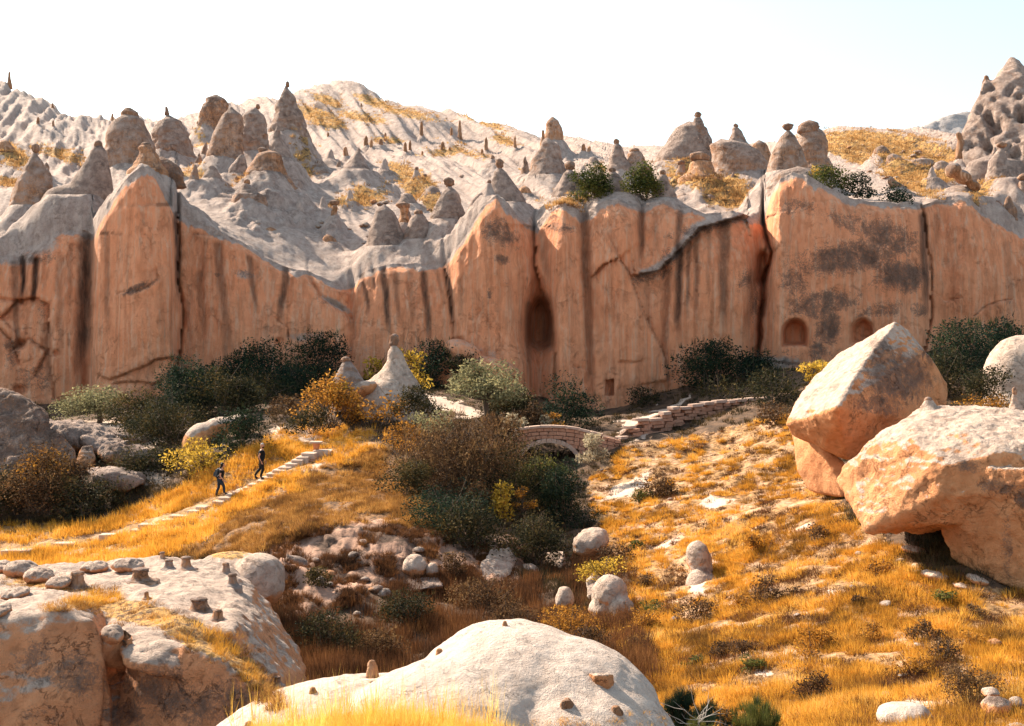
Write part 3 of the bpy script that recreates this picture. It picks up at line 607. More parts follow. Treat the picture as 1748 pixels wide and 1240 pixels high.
S('orange-red knob of rock crowning the tall orange fin', [(247,241,254),(252,237,262),(262,240,268),(280,232,276),(292,224,286)], cap=[(243,243,252),(247,240,258),(253,241,259)], Y=87.2, crust=.15, lich=.4, namp=.15, group=G, foot=1.5)
S('jagged dark crag trailing right from the crown of the orange fin', [(268,272,280),(275,268,292),(285,265,305),(300,262,310)], Y=89, crust=.3, lich=.7, namp=.18, group=G)
S('tiny hooded cone on the pale slope below the orange-hooded cone', [(312,418,424),(322,412,436),(335,405,446)], cap=[(306,417,426),(311,415,428),(316,418,426)], Y=98, crust=.5, lich=.4, group=G)
S('big shaded grey cone standing above the dip in the cliff edge', [(350,648,664),(362,641,672),(390,633,684),(420,626,698),(450,616,708),(470,606,720)], Y=90.5, crust=.85, lich=.3, namp=.07, group=G)
S('ragged grey crag with orange tips right of the big shaded cone', [(362,706,722),(380,698,732),(405,690,742),(440,680,752)], cap=[(358,708,719),(364,705,724),(371,708,722)], Y=92, crust=.65, lich=.3, namp=.16, group=G)
S('small orange-headed stump behind the ragged grey crag', [(352,682,698),(366,684,696),(395,676,704)], cap=[(346,678,700),(351,676,703),(357,680,700)], Y=95, crust=.1, lich=.3, group=G)
S('mushroom-capped little chimney on the pale slope above the cliff dip', [(350,565,576),(365,566,574),(380,560,580)], cap=[(342,564,578),(346,562,581),(351,565,578)], Y=98, crust=.3, lich=.1, group=G)
S('leaning grey cone with a domed orange cap left of the tall central spire', [(318,760,774),(330,755,783),(355,744,790),(385,732,794),(412,726,800)], cap=[(303,760,771),(309,757,777),(318,759,776)], Y=93, crust=.75, lich=.2, group=G, caplabel='domed pinkish cap rock')
S('tall central spire with a blocky cap at the peak of the cliff', [(286,846,860),(298,844,866),(315,838,878),(335,829,892),(362,818,905),(392,806,918)], cap=[(271,848,856),(277,845,860),(288,847,859)], Y=86.9, crust=.85, lich=.3, namp=.08, group=G, foot=1.6, ratio=.8)
S('long pale buttress ridge sloping down left of the tall central spire', [(330,812,830),(355,800,832),(385,785,834),(415,768,838),(445,752,842)], Y=89.5, crust=.9, lich=.05, namp=.07, group=G, ratio=.6)
S('smooth rounded tower on the skyline right of the white hill', [(200,937,949),(210,932,955),(230,930,962),(252,928,966),(268,925,970)], Y=150, crust=.35, lich=.1, group=G, namp=.05)
S('narrow finger beside the smooth skyline tower', [(222,925,929),(240,924,930)], Y=149, crust=.2, lich=.2, group=G, mat=M_HOOD)
S('broad patchy cone below the smooth skyline tower', [(236,924,946),(250,920,952),(275,908,960),(310,896,972),(345,888,985)], Y=112, crust=.55, lich=.25, group=G)
S('grey cone with orange shoulder left of the dark shrubs at the cliff edge', [(288,966,978),(300,960,986),(325,950,1000),(350,940,1012),(372,932,1020)], cap=[(275,968,978),(282,964,984),(291,966,981)], Y=87.5, crust=.75, lich=.2, group=G, foot=1.4)
S('pale spire behind the dark shrubs with a bulging head', [(245,1047,1058),(258,1045,1064),(285,1040,1074)], cap=[(237,1048,1055),(241,1046,1058),(248,1048,1057)], Y=104, crust=.7, lich=.2, group=G)
S('squat round-headed spire behind the dark shrubs', [(258,1074,1094),(270,1072,1100),(290,1070,1106)], cap=[(253,1077,1089),(257,1073,1093),(263,1075,1092)], Y=104, crust=.5, lich=.3, group=G)
S('grey witch-hat cone between the two dark shrubs', [(292,1039,1051),(304,1034,1060),(325,1020,1074),(348,1003,1092),(366,990,1104)], cap=[(286,1040,1048),(290,1038,1052),(297,1040,1051)], Y=86.6, crust=.85, lich=.25, group=G, foot=1.4, ratio=.8)
S('smaller grey cone right of the witch-hat cone', [(296,1126,1137),(308,1121,1142),(330,1113,1150),(352,1106,1158),(366,1100,1164)], cap=[(290,1127,1135),(295,1125,1138),(301,1127,1137)], Y=87, crust=.85, lich=.2, group=G, foot=1.4, ratio=.8)
S('big grey twin-peaked rock with a knob at its right tip', [(208,1164,1190),(214,1156,1204),(240,1140,1211),(270,1126,1215),(305,1116,1222),(325,1110,1226)], Y=113, crust=.7, lich=.25, namp=.09, group=G)
S('thin knob-headed horn on top of the big twin-peaked rock', [(200,1185,1196),(215,1182,1202),(240,1178,1208)], cap=[(191,1187,1195),(196,1185,1198),(203,1187,1196)], Y=112, crust=.6, lich=.3, group=G, foot=1)
S('orange mushroom rock in front of the big twin-peaked rock', [(274,1182,1214),(286,1178,1216),(306,1168,1224)], cap=[(260,1180,1206),(267,1176,1214),(277,1180,1212)], Y=101, crust=.15, lich=.25, namp=.15, group=G)
S('short hooded stump left of the orange mushroom rock', [(280,1158,1168),(296,1154,1170),(310,1150,1174)], cap=[(274,1157,1168),(278,1155,1171),(283,1158,1168)], Y=103, crust=.5, lich=.3, group=G)
S('pale needle standing behind the flat-topped block', [(216,1252,1260),(230,1248,1267),(250,1243,1276)], cap=[(211,1253,1258),(215,1251,1261),(219,1253,1259)], Y=120, crust=.6, lich=.2, group=G)
S('flat-topped grey and pink block right of the twin-peaked rock', [(238,1220,1245),(244,1214,1270),(258,1214,1292),(280,1213,1304),(312,1214,1312),(335,1212,1318)], Y=108, crust=.55, lich=.3, namp=.09, group=G)
S('rounded pink lump at the right end of the flat-topped block', [(240,1288,1304),(250,1284,1310),(275,1284,1318),(310,1286,1325)], Y=110, crust=.35, lich=.1, group=G)
S('tall leaning spire with a flat dark cap left of the golden hill', [(222,1338,1352),(235,1332,1358),(255,1321,1368),(280,1312,1374),(310,1304,1378),(340,1298,1380)], cap=[(211,1338,1352),(215,1334,1356),(223,1338,1352)], Y=93, crust=.5, lich=.25, group=G, namp=.08)
S('knobbly round-headed rock close behind the leaning spire', [(214,1374,1394),(228,1366,1402),(245,1364,1408),(268,1370,1412),(295,1368,1414)], cap=[(206,1372,1390),(214,1362,1400),(232,1362,1404)], Y=98, crust=.5, lich=.4, group=G, namp=.16)
S('white-topped orange shoulder below the leaning spire', [(286,1345,1378),(300,1325,1395),(320,1314,1402),(345,1308,1408)], Y=87.6, crust=.6, lich=.1, group=G, foot=1.2)
S('humped boulder pair lying in the golden grass of the right hill', [(249,1500,1510),(258,1492,1517),(272,1488,1522)], Y=109, crust=.4, lich=.4, group=G, namp=.18)
S('low jumbled rock trailing right of the humped boulder pair', [(263,1518,1530),(270,1514,1540),(282,1512,1550)], Y=107, crust=.4, lich=.2, group=G, namp=.18)
S('rounded pale rock between the golden grass and the shell-shaped wall', [(275,1600,1615),(285,1594,1622),(300,1590,1626)], Y=105, crust=.5, lich=.1, group=G)
S('low wall of pale rock with a scalloped top in the golden grass', [(272,1555,1590),(282,1548,1598),(296,1545,1602)], Y=107, crust=.5, lich=.1, group=G, namp=.14)
S('grey dome carrying the long leaning boulder', [(318,1618,1650),(326,1606,1664),(340,1594,1680),(358,1584,1700)], Y=92.5, crust=.9, lich=.15, group=G, namp=.05)
hull_rock('leaning_boulder', [ell(1627,291,92,12,1.0,13,0), ell(1643,303,92,16,.9,11,38), ell(1662,318,92,12,.8,8,45)], voxel=.09, namp=.1, lich=[(1620,285,16,16,0,.9)], mat=M_HOOD, label='long leaning boulder balanced on a grey dome, dark at its upper end', cat='boulder', face_crust=.2)
S('shell-shaped grey rock wall below the pitted massif', [(266,1668,1722),(276,1655,1740),(300,1642,1760),(330,1634,1775),(362,1630,1790)], Y=99, crust=.95, lich=.12, group=G, namp=.07, ratio=.6)
S('square-capped stub standing on the shell-shaped grey wall', [(252,1704,1716),(262,1702,1718),(280,1692,1726),(310,1682,1740),(340,1672,1755)], cap=[(243,1704,1716),(247,1700,1720),(253,1703,1717)], Y=96, crust=.85, lich=.15, group=G)
S('mushroom rock cut by the right edge of the photo', [(308,1740,1756),(325,1740,1756),(350,1736,1762)], cap=[(296,1742,1760),(302,1735,1764),(309,1740,1760)], Y=93, crust=.5, lich=.3, group=G)
S('dark pointed little rock above the right end of the cliff', [(335,1719,1725),(345,1716,1728),(358,1712,1734)], Y=91, crust=.1, lich=.7, mat=M_HOOD, group=G)
S('dark roundish rock left of the pointed little rock', [(342,1690,1704),(348,1686,1708),(356,1684,1710)], Y=91.5, crust=.3, lich=.6, group=G)
S('crouching rock on the pale slope below the golden grass', [(302,1517,1524),(312,1516,1530),(318,1520,1545),(332,1518,1548)], Y=93, crust=.4, lich=.4, group=G, namp=.2)
# upper right massif, pitted
def pits(VV, N):
    px, py = proj(VV); d = np.zeros(len(VV))
    r = np.random.default_rng(5)
    for k in range(34):
        a, b_ = r.uniform(1650, 1760), r.uniform(150, 262); s_ = r.uniform(2, 7) * (1.3 if k < 8 else 1)
        d -= 0.55 * np.exp(-(((px - a) / s_) ** 2 + ((py - b_) / (s_ * .8)) ** 2) ** 1.5) * (N[:, 1] < 0.2)
    for a, b_, s_ in [(1700,215,12),(1688,200,8),(1745,200,10),(1685,245,9),(1735,262,10)]: d -= 1.6 * np.exp(-(((px - a) / s_) ** 2 + ((py - b_) / s_) ** 2) ** 1.5) * (N[:, 1] < 0.2)
    return d
hull_rock('rock_massif', [hull((1726,102,128),(1731,100,131),(1705,130,125),(1668,178,124),(1645,225,122),(1638,265,120),(1640,330,120),(1745,125,124),(1790,165,124),(1760,260,116),(1700,270,117),(1860,250,122),(1900,330,124),(1700,350,118),(1850,180,140),(1700,180,145),(1680,260,145),(1800,330,145)),
    hull((1685,132,126),(1680,140,124),(1690,140,127),(1665,185,124),(1700,185,124),(1690,170,132))], voxel=.3, smooth=2, namp=.8, nsc=.12, fine=.22, ridged=.3, crust_n=(-1.2,-.6), crust_max=.75, lich=[(1690,200,90,50,-40,.4),(1730,160,50,60,0,.35)], mat=M_ROCK, label='tall grey-brown rock massif riddled with pits at the upper right corner', cat='rock massif', detail=pits)
S('small dark horn on the very tip of the pitted massif', [(98,1723,1731),(104,1722,1733),(112,1720,1738)], Y=129.5, crust=.1, lich=.7, mat=M_HOOD, foot=1.2, name='rock_horn')
S('small dark horn on the lower left tip of the pitted massif', [(129,1680,1687),(135,1680,1688),(143,1676,1692)], Y=126, crust=.1, lich=.6, mat=M_HOOD, foot=1.2, name='rock_horn')
S('brown tooth of rock at the left foot of the pitted massif', [(226,1632,1640),(233,1633,1642),(242,1636,1644)], Y=121, crust=.2, lich=.3, mat=M_HOOD)
far = hull_rock('distant_cliff', [hull((1545,232,420),(1560,222,420),(1600,205,425),(1640,190,430),(1700,180,440),(1900,170,450),(1545,260,415),(1640,262,410),(1900,260,410),(1900,250,520),(1640,220,520),(1560,235,500))], voxel=1.2, smooth=2, namp=3, nsc=.05, fine=1.0, crust_n=(.2,.6), mat=M_FAR, label='distant white cliff with a flat brown top behind the golden hill', cat='cliff')
# dark slim pillars scattered over the white hill
for (x, y0, y1, w_, lb) in [(719.5,208,240,6,'tallest dark slim pillar on the white hill'),(771,218,236,5,'short dark pillar left of the two tall ones on the white hill'),(785,206,238,5.5,'slim dark pillar with a twin beside it high on the white hill'),(830,235,264,6,'dark pillar standing alone on the right of the white hill'),
    (625,232,255,7,'thick dark pillar at the left of the white hill'),(634,238,256,5,'lower pillar touching the thick dark one'),(650,237,252,7,'stubby leaning pillar below the white ridge'),(658,227,246,5,'pointed pillar behind the stubby leaning one'),(692,243,264,6,'brown pillar in a tight row below the tallest pillar'),
    (700,240,262,5,'second brown pillar of the tight row'),(756,242,262,7,'squat ragged pillar in the middle of the white hill'),(768,250,260,4,'tiny pillar right of the squat ragged one'),(721,258,268,4,'tiny dark tooth below the pillar row'),(590,251,272,8,'orange-brown pillar on the left flank of the white hill'),
    (879,232,259,5,'thin pillar near the right skyline of the white hill'),(823,254,268,5,'low pillar beside the lone dark one'),(996,246,262,7,'pair-left stump on the ridge right of the round tower'),(1006,250,262,6,'pair-right stump on the ridge right of the round tower'),
    (192,194,207,4,'thin orange finger left of the blunt mound on the skyline'),(16,122,138,4,'tiny finger of rock on the far left skyline'),(90,176,186,4,'small knob halfway down the left skyline'),(65,200,216,5,'red-brown tooth on the pale left slope'),(91,206,220,4,'second red-brown tooth on the pale left slope'),
    (539,257,272,5,'small brown tooth in the white gully right of the tallest needle'),(672,320,330,6,'small brown stump in the grass of the lower white hill'),(617,176,184,3,'tiny finger on the upper white hill'),(560,226,236,4,'tiny brown tooth on the left flank of the hill')]:
    S(lb, [(y0, x - w_ * .32, x + w_ * .30), (y0 + (y1 - y0) * .3, x - w_ * .5, x + w_ * .42), (y1, x - w_ * .55, x + w_ * .6)], crust=.0, lich=.35, mat=M_HOOD, namp=.14, seg=12, name='rock_pillar', cat='rock pillar', group='dark pillars on the white hill', foot=1.5)
# pale cones on the hillside and small capped stumps
for (lv, lb, cr) in [([(258,607,613),(275,598,622),(300,578,642),(318,565,655)],'large smooth white cone low on the white hill',1.0),([(272,538,546),(285,526,556),(302,512,574)],'flattened grey-white cone left of the smooth white cone',.9),
    ([(330,688,700),(345,680,712),(362,672,722)],'low white knob between grass patches above the cliff',1.),([(318,730,742),(330,722,752),(345,716,762)],'small pale cone above the leaning grey cone',.9),
    ([(287,548,554),(294,542,562),(306,538,568)],'low dark-lipped ledge on the pale slope',.5),([(400,556,562),(408,550,572),(425,556,584)],'dark crumbling ledge on the lower pale slope',.1),
    ([(388,458,466),(394,450,474),(402,452,474)],'small dark boulder lodged in the pale slope',.1),([(352,515,525),(358,504,538),(368,500,545)],'low orange lip of rock on the pale slope',.1),
    ([(330,375,385),(338,370,400),(350,366,412)],'low grey swell on the slope beside the fin',.8),([(438,600,610),(446,596,618),(456,594,622)],'crumbling orange ledge left of the big shaded cone',.1),
    ([(398,758,762),(410,752,762),(422,750,764)],'thin orange tooth between the pale ridges above the cliff dip',.1),([(322,872,880),(330,868,884),(345,866,890)],'orange nub behind the tall central spire',.2),
    ([(318,888,900),(326,884,906),(340,882,910)],'little orange rock right of the tall central spire',.1),([(330,1160,1172),(338,1156,1178),(350,1152,1184)],'low rock in the grass above the wavy ledge',.4),
    ([(332,1206,1216),(340,1202,1222),(352,1198,1228)],'small capped rock at the end of the wavy ledge',.4),([(268,1008,1016),(276,1004,1022),(290,1000,1030)],'round pale boulder behind the left dark shrub',.6),
    ([(240,0,14),(252,-6,24),(275,-10,34)],'dark scrubby outcrop at the far left edge',.1)]:
    S(lb, lv, crust=cr, lich=.15 if cr > .5 else .4, namp=.12, name='rock_outcrop', cat='rock outcrop', dy=1.0)
rc = np.random.default_rng(31)
for k in range(26):
    ar = [(400, 470, 250, 330), (560, 700, 250, 330), (470, 600, 330, 420), (700, 900, 270, 350), (960, 1110, 285, 320), (1560, 1700, 300, 335)][k % 6]
    x_, y_ = rc.uniform(ar[0], ar[1]), rc.uniform(ar[2], ar[3]); w_ = rc.uniform(14, 34); h_ = w_ * rc.uniform(.7, 1.3)
    S('small pale cone of ash rock, one of many on the white slopes', [(y_ - h_, x_ - w_ * .08, x_ + w_ * .08), (y_ - h_ * .6, x_ - w_ * .22, x_ + w_ * .2), (y_ - h_ * .2, x_ - w_ * .42, x_ + w_ * .4), (y_, x_ - w_ * .6, x_ + w_ * .6)], crust=1., lich=.1, mat=M_CLIFF, namp=.12, name='ash_cone', cat='rock cone', group='small pale cones on the white slopes', dy=.5,
      cap=[(y_ - h_ - 4, x_ - 2.5, x_ + 2.5), (y_ - h_, x_ - 4, x_ + 4), (y_ - h_ + 3, x_ - 3, x_ + 3)] if k % 3 == 0 else None)
for k in range(22):
    ar = [(330, 400, 270, 330), (500, 640, 270, 330), (640, 760, 370, 440), (1115, 1330, 290, 340), (0, 190, 270, 350), (860, 1000, 290, 340), (1640, 1740, 300, 350)][k % 7]
    x_, y_ = rc.uniform(ar[0], ar[1]), rc.uniform(ar[2], ar[3]); w_ = rc.uniform(12, 30); h_ = w_ * rc.uniform(1.1, 1.9); t_ = rc.uniform(-.15, .15) * w_
    S('small jagged pinnacle, one of many crowding the slopes behind the cliff', [(y_ - h_, x_ + t_ - w_ * .06, x_ + t_ + w_ * .06), (y_ - h_ * .7, x_ + t_ * .7 - w_ * .18, x_ + t_ * .7 + w_ * .18), (y_ - h_ * .3, x_ - w_ * .34, x_ + w_ * .32), (y_, x_ - w_ * .55, x_ + w_ * .5)], crust=.55, lich=.25, namp=.2, name='rock_pinnacle', cat='rock spire', group='small jagged pinnacles behind the cliff')
# stones scattered on the terraces
M_STONE0 = rock_mat('loose_stone', bump=0.2, sc=2.5, streak=False, face1=(0.40, 0.24, 0.15), face2=(0.25, 0.15, 0.10), crust1=(0.42, 0.34, 0.29), crust2=(0.24, 0.19, 0.165))
rs = np.random.default_rng(21)
protos = []
for k in range(4):
    me = ring_mesh('stone', [(HY - 12, CX - 7, CX + 6), (HY - 6, CX - 11, CX + 10), (HY, CX - 9, CX + 11)], F * .04, 0.9, seg=12, rows=8, namp=.2, foot=0, crust=.4 if k else .0, lich=.3, stop=True, nsc=1.8)
    me.transform(Matrix.Translation((0, -F * .04, 0))); me.materials.append(M_STONE0 if k % 2 else M_ROCK); protos.append(me)
def stones(n, area, rng_size, label, group, near=True, cat='stone'):
    for k in range(n):
        while True:
            x, y = rs.uniform(min(a[0] for a in area), max(a[0] for a in area)), rs.uniform(min(a[1] for a in area), max(a[1] for a in area))
            if inpoly(np.array([x]), np.array([y]), area)[0]: break
        Y = (gnd if near else up_depth)(x, y); o = bpy.data.objects.new('stone', protos[k % 4]); COL.objects.link(o)
        o.location = P(x, y, Y); s_ = rs.uniform(*rng_size); o.scale = (s_ * rs.uniform(.8, 1.3), s_, s_ * rs.uniform(.6, 1.1)); o.rotation_euler = (rs.uniform(-.3, .3), rs.uniform(-.3, .3), rs.uniform(0, 6.3))
        tag(o, label, cat, group)
stones(54, [(330,340),(420,300),(620,300),(820,300),(880,330),(700,380),(620,430),(430,400)], (.35, 1.0), 'small stone lying loose on the pale slopes above the cliff', 'loose stones on the pale slopes', near=False)
stones(40, [(1400,240),(1620,250),(1620,300),(1500,310)], (.4, .9), 'small dark stone in the golden grass of the right hill', 'stones in the golden hill grass', near=False)

# talus skirts: the slope climbs onto the foot of every spire, so they grow out of it
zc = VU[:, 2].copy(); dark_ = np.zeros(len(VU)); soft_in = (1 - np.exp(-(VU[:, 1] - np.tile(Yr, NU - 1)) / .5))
for (x_, y_, hw_, H_, zb_) in SK:
    if y_ > 160: continue
    jn = int(np.argmin(np.abs(cx - (x_ / y_ * F + CX)))); zt_ = float(np.interp(y_, YU[:, jn], ZU[:, jn]))
    if zb_ - zt_ > 3.0: continue
    zb_ = min(zb_, zt_ + .9)
    m_ = (np.abs(VU[:, 0] - x_) < 4 * hw_ + 2) & (np.abs(VU[:, 1] - y_) < 4 * hw_ + 2)
    if not m_.any(): continue
    dd = np.hypot(VU[m_, 0] - x_, (VU[m_, 1] - y_) * .9) * (1 + .25 * fbm(VU[m_] * 1.2 / max(hw_, .4), 2))
    zs = zb_ + .38 * H_ - np.clip(dd - .8 * hw_, 0, None) * (.75 + .38 * H_ / (1.6 * hw_ + .1))
    k_ = .25 * hw_ + .05; a_ = (zs - VU[m_, 2]) / k_
    up_ = k_ * np.log1p(np.exp(np.clip(a_, -20, 12))); up_ = np.where(a_ > 12, zs - VU[m_, 2], up_)
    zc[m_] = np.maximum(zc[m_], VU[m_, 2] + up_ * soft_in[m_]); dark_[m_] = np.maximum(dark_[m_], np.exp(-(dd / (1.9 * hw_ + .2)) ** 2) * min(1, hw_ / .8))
VU[:, 2] = zc; Vall[len(VF):, 2] = zc
cm.vertices.foreach_set('co', Vall.astype(np.float32).ravel()); cm.update()
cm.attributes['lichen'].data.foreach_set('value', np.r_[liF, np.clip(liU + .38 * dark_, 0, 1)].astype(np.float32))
# ================================================================ boulders of the valley
hull_rock('boulder', [hull((1528,550,42.3),(1548,562,43),(1461,637,39.5),(1429,697,38),(1352,701,41),(1372,665,43.5),(1437,600,45),(1344,724,40.6),(1349,740,41),(1445,786,39.6),(1405,765,39.6),(1380,745,40),(1470,778,40),(1580,600,42),(1615,655,43.2),(1614,690,42.5),(1590,722,41.5),(1520,765,41),
    (1400,660,48),(1500,600,48),(1590,640,48),(1480,770,45),(1600,700,47),(1380,730,45))], voxel=.07, smooth=4, namp=.16, nsc=.7, fine=.04, crust_n=(.45,.62), lich=[(1530,640,90,70,15,.9),(1510,600,50,30,40,.8),(1500,690,70,30,0,.7),(1580,610,30,40,30,.6)],
    label='huge tilted boulder with a sunlit pale left slab and dark mottled right face', ridged=.03)
hull_rock('boulder', [hull((1481,907,29.3),(1457,867,30.3),(1431,820,31.3),(1441,794,31.3),(1490,752,31.3),(1540,722,31.6),(1552,742,29.9),(1596,800,28.4),(1600,845,28.2),(1575,700,33),(1610,694,32),(1660,700,32),(1748,705,31.5),(1900,715,30),(1650,745,29),(1720,770,28),(1760,850,27.6),(1950,850,27),(1700,880,28.4),(1600,900,31),(1500,860,36),(1700,705,37),(1950,720,37),(1950,900,36),(1560,720,36)),
    hull((1640,840,28.3),(1690,800,27.9),(1760,800,27.3),(1900,800,27),(1950,1080,27.5),(1700,992,28),(1760,1018,27.7),(1680,980,28.4),(1650,960,29),(1625,945,29.6),(1600,880,29.5),(1700,900,34),(1950,1050,34),(1700,1020,33))],
    voxel=.055, smooth=4, namp=.2, nsc=.9, fine=.045, crust_n=(.40,.85), lich=[(1640,790,60,22,15,.5),(1700,830,50,20,10,.85),(1748,850,26,24,0,.9),(1720,930,18,80,0,.5),(1600,720,50,20,0,.3),(1620,930,20,10,0,.3)],
    label='largest boulder at the right edge with rough pale top and undercut base', ridged=.07)
S('little brown rock nub poking up from the ridge of the largest right boulder', [(680,1580,1590),(688,1576,1594),(698,1570,1602),(708,1562,1614)], cap=[(678,1579,1590),(683,1577,1593),(688,1579,1591)], Y=32.2, crust=.6, lich=.2, foot=.4, name='rock_nub', cat='rock nub', mat=M_BOULDER)
hull_rock('boulder', [hull((1352,745,43),(1360,800,42),(1400,815,41),(1435,822,40.5),(1445,790,40.5),(1400,760,41),(1350,720,45),(1440,850,40),(1380,840,41.5),(1460,840,44),(1380,760,46))], voxel=.08, smooth=4, namp=.12, nsc=.8, crust_n=(.6,.9), label='low pinkish rock wedged beneath the huge tilted boulder', crust_max=.4)
hull_rock('boulder', [ell(1745,648,60,64,1.8,76), ell(1800,700,60,70,1.8,90), ell(1740,700,60,60,1.8,70)], voxel=.12, smooth=3, namp=.15, crust_n=(-.9,-.4), mat=M_BOULDER, label='smooth pinkish dome behind the right boulders at the photo edge')
S('grey spire with an orange tip in front of the smooth pink dome', [(672,1728,1734),(684,1726,1738),(700,1722,1746),(712,1718,1750)], cap=[(661,1728,1735),(668,1727,1737),(676,1728,1735)], Y=38, crust=.7, lich=.2, foot=.6, mat=M_BOULDER)
gr_ = 'small boulders in the gully'
def gully(lb, parts, **k):
    hull_rock('boulder', parts, voxel=k.pop('voxel', .06), smooth=k.pop('smooth', 3), namp=.16, nsc=1.3, fine=.03, crust_n=(-.5, .1), label=lb, group=gr_, mat=k.pop('mat', M_BOULDER), **k)
gully('white round boulder of the pair on the gully wall', [ell(708,966,39.5,21,.45,19,5)])
gully('smaller white boulder touching the round one on the gully wall', [ell(738,973,39.5,13,.35,15)])
gully('white egg-shaped boulder near the top of the right gully bank', [ell(1010,926,43,31,.7,23,-20), ell(1000,938,43,20,.6,12)])
gully('big white boulder with a shaded foot in the gully bottom', [ell(1040,1015,34,30,.6,34,20), ell(1060,1040,33.6,24,.55,24), ell(1030,1040,34,24,.6,22)])
gully('round white stone left of the big gully boulder', [ell(965,1022,35,16,.33,20)])
gully('pale angular rock half hidden in the dark gully bushes', [hull((935,945,44),(965,938,44),(958,975,43),(930,985,43),(940,960,46),(965,985,44.5))])
gully('dark-stained pale rock in the gully above the round stone', [hull((1000,990,37.5),(1020,975,38),(1030,1010,37),(1005,1025,37),(1010,990,40))])
gully('tall white rock face standing in the golden slope', [ell(1195,960,37,22,.5,38,-8), ell(1200,1000,36.5,28,.5,28)], lich=[(1205,975,22,10,0,.7)])
gully('white streaked outcrop in the middle of the dark gully', [hull((835,940,42),(870,935,42.5),(885,955,42),(870,985,40.5),(830,1000,40),(815,970,40.5),(850,960,45)), ell(900,975,42,20,.5,12)])
gully('pale slab under the white boulder pair', [hull((680,990,39),(750,985,39.2),(760,1000,38.4),(690,1010,38.2),(720,985,41),(740,1020,39))], mat=M_ROCK)
gully('cream blocky rock left in the crumbling gully wall', [hull((575,915,42.3),(615,905,42.3),(640,925,42),(620,950,41),(580,955,41),(600,940,44))], mat=M_ROCK)
gully('orange undercut rock in the crumbling gully wall', [hull((560,960,40.3),(600,950,40.3),(612,985,39.7),(570,1000,39.4),(590,960,42))], mat=M_ROCK)
gully('rounded tan block high on the gully wall', [ell(645,930,42,14,.4,16), ell(600,950,41.5,18,.4,16)], mat=M_ROCK)
gully('square tan rock beside the big domed boulder of the gully wall', [hull((488,945,38.6),(525,955,39),(530,985,38.2),(490,990,37.8),(500,960,41),(488,975,37.6))], mat=M_ROCK)
hull_rock('boulder', [ell(440,985,33.5,48,1.0,40,-15), ell(400,970,34,60,1.0,26,5), ell(455,1000,33.3,30,.8,36)], voxel=.06, smooth=4, namp=.10, nsc=.9, crust_n=(-.6,.0), lich=[(430,960,40,14,10,.4)], grassy=[(390,940,60,22,0,1)], label='smooth domed boulder with tussocks on its back behind the left foreground rock')
# left middle distance
hull_rock('rock_outcrop', [hull((-60,668,60),(4,668,60),(36,680,59.5),(66,696,59),(80,712,59),(84,760,58),(60,800,57),(20,830,56),(-60,860,56),(-60,690,66),(76,725,64),(50,700,64)), hull((40,740,58.5),(100,735,58.5),(130,790,58),(60,820,57),(90,740,62))],
    voxel=.16, smooth=1, namp=.35, nsc=.5, fine=.22, crust_n=(-.9,-.2), crust_max=.6, lich=[(50,740,120,160,0,.75),(20,700,90,70,0,.7)], mat=M_ROCK, label='dark weathered outcrop with orange hollows at the left edge', cat='rock outcrop', ridged=.2)
hull_rock('boulder', [ell(338,752,62,24,1.0,34,30), ell(365,735,62.5,34,1.0,20,-28), ell(398,722,63,26,.8,13,-18)], voxel=.11, smooth=3, namp=.12, nsc=.7, crust_n=(.3,.6), mat=M_BOULDER, label='long curved orange boulder with a pale back above the yellow bush')
hull_rock('boulder', [ell(215,778,61,40,1.2,18,8)], voxel=.1, smooth=1, namp=.45, nsc=1.1, crust_n=(-.2,.5), lich=[(210,765,50,20,0,.8)], mat=M_ROCK, label='low dark-crusted boulder in the hollow left of the yellow bush', ridged=.15)
hull_rock('boulder', [hull((140,762,60.5),(158,760,60.5),(164,785,60),(150,800,59.5),(128,792,60),(145,770,62.5),(160,790,62))], voxel=.08, smooth=2, namp=.15, nsc=1.0, crust_n=(.5,.8), lich=[(145,762,24,10,0,.9)], mat=M_ROCK, label='orange block with a black cap right of the dark outcrop')
hull_rock('boulder', [ell(290,762,67,34,1.2,10,-6), ell(240,745,68,60,1.6,10,10)], voxel=.12, smooth=2, namp=.25, nsc=.7, crust_n=(-1,-.4), mat=M_ROCK, label='low pale rock slab across the hollow below the bushes', cat='rock slab')
hull_rock('boulder', [ell(130,745,65,60,2,20,14), ell(190,765,64,50,1.6,10,20)], voxel=.14, smooth=2, namp=.6, nsc=.6, ridged=.3, crust_n=(-1,-.4), mat=M_ROCK, label='sloping pale slab right of the dark left outcrop', cat='rock slab')
hull_rock('boulder', [ell(200,815,58,50,1.4,16,12)], voxel=.12, smooth=2, namp=.5, nsc=.8, crust_n=(-1,-.4), mat=M_ROCK, label='grey pale slab just above the golden grass on the left', cat='rock slab')
# hooked spire and its neighbour
S('pale cone with a hooked top standing among yellow bushes', [(588,663,680),(600,662,686),(615,662,692),(635,650,702),(655,625,714),(680,606,728),(712,598,745)], cap=[(570,668,680),(578,665,682),(592,664,678)], Y=67, crust=.75, lich=.1, namp=.09, foot=1, mat=M_BOULDER, caplabel='hooked tip with a dark top')
S('small jagged orange rock with a pale knob left of the hooked cone', [(614,588,598),(626,582,606),(640,576,614),(652,572,622),(672,572,626)], cap=[(609,584,596),(614,582,600),(620,585,599)], Y=66, crust=.5, lich=.3, namp=.2, foot=1, mat=M_HOOD)
hull_rock('boulder', [ell(618,665,65.5,26,.8,14,-25), ell(605,690,65.5,22,.7,16)], voxel=.08, smooth=2, namp=.2, nsc=1.2, crust_n=(.2,.6), lich=[(605,660,24,12,0,.6)], mat=M_BOULDER, label='pitted low rock at the left foot of the hooked cone')
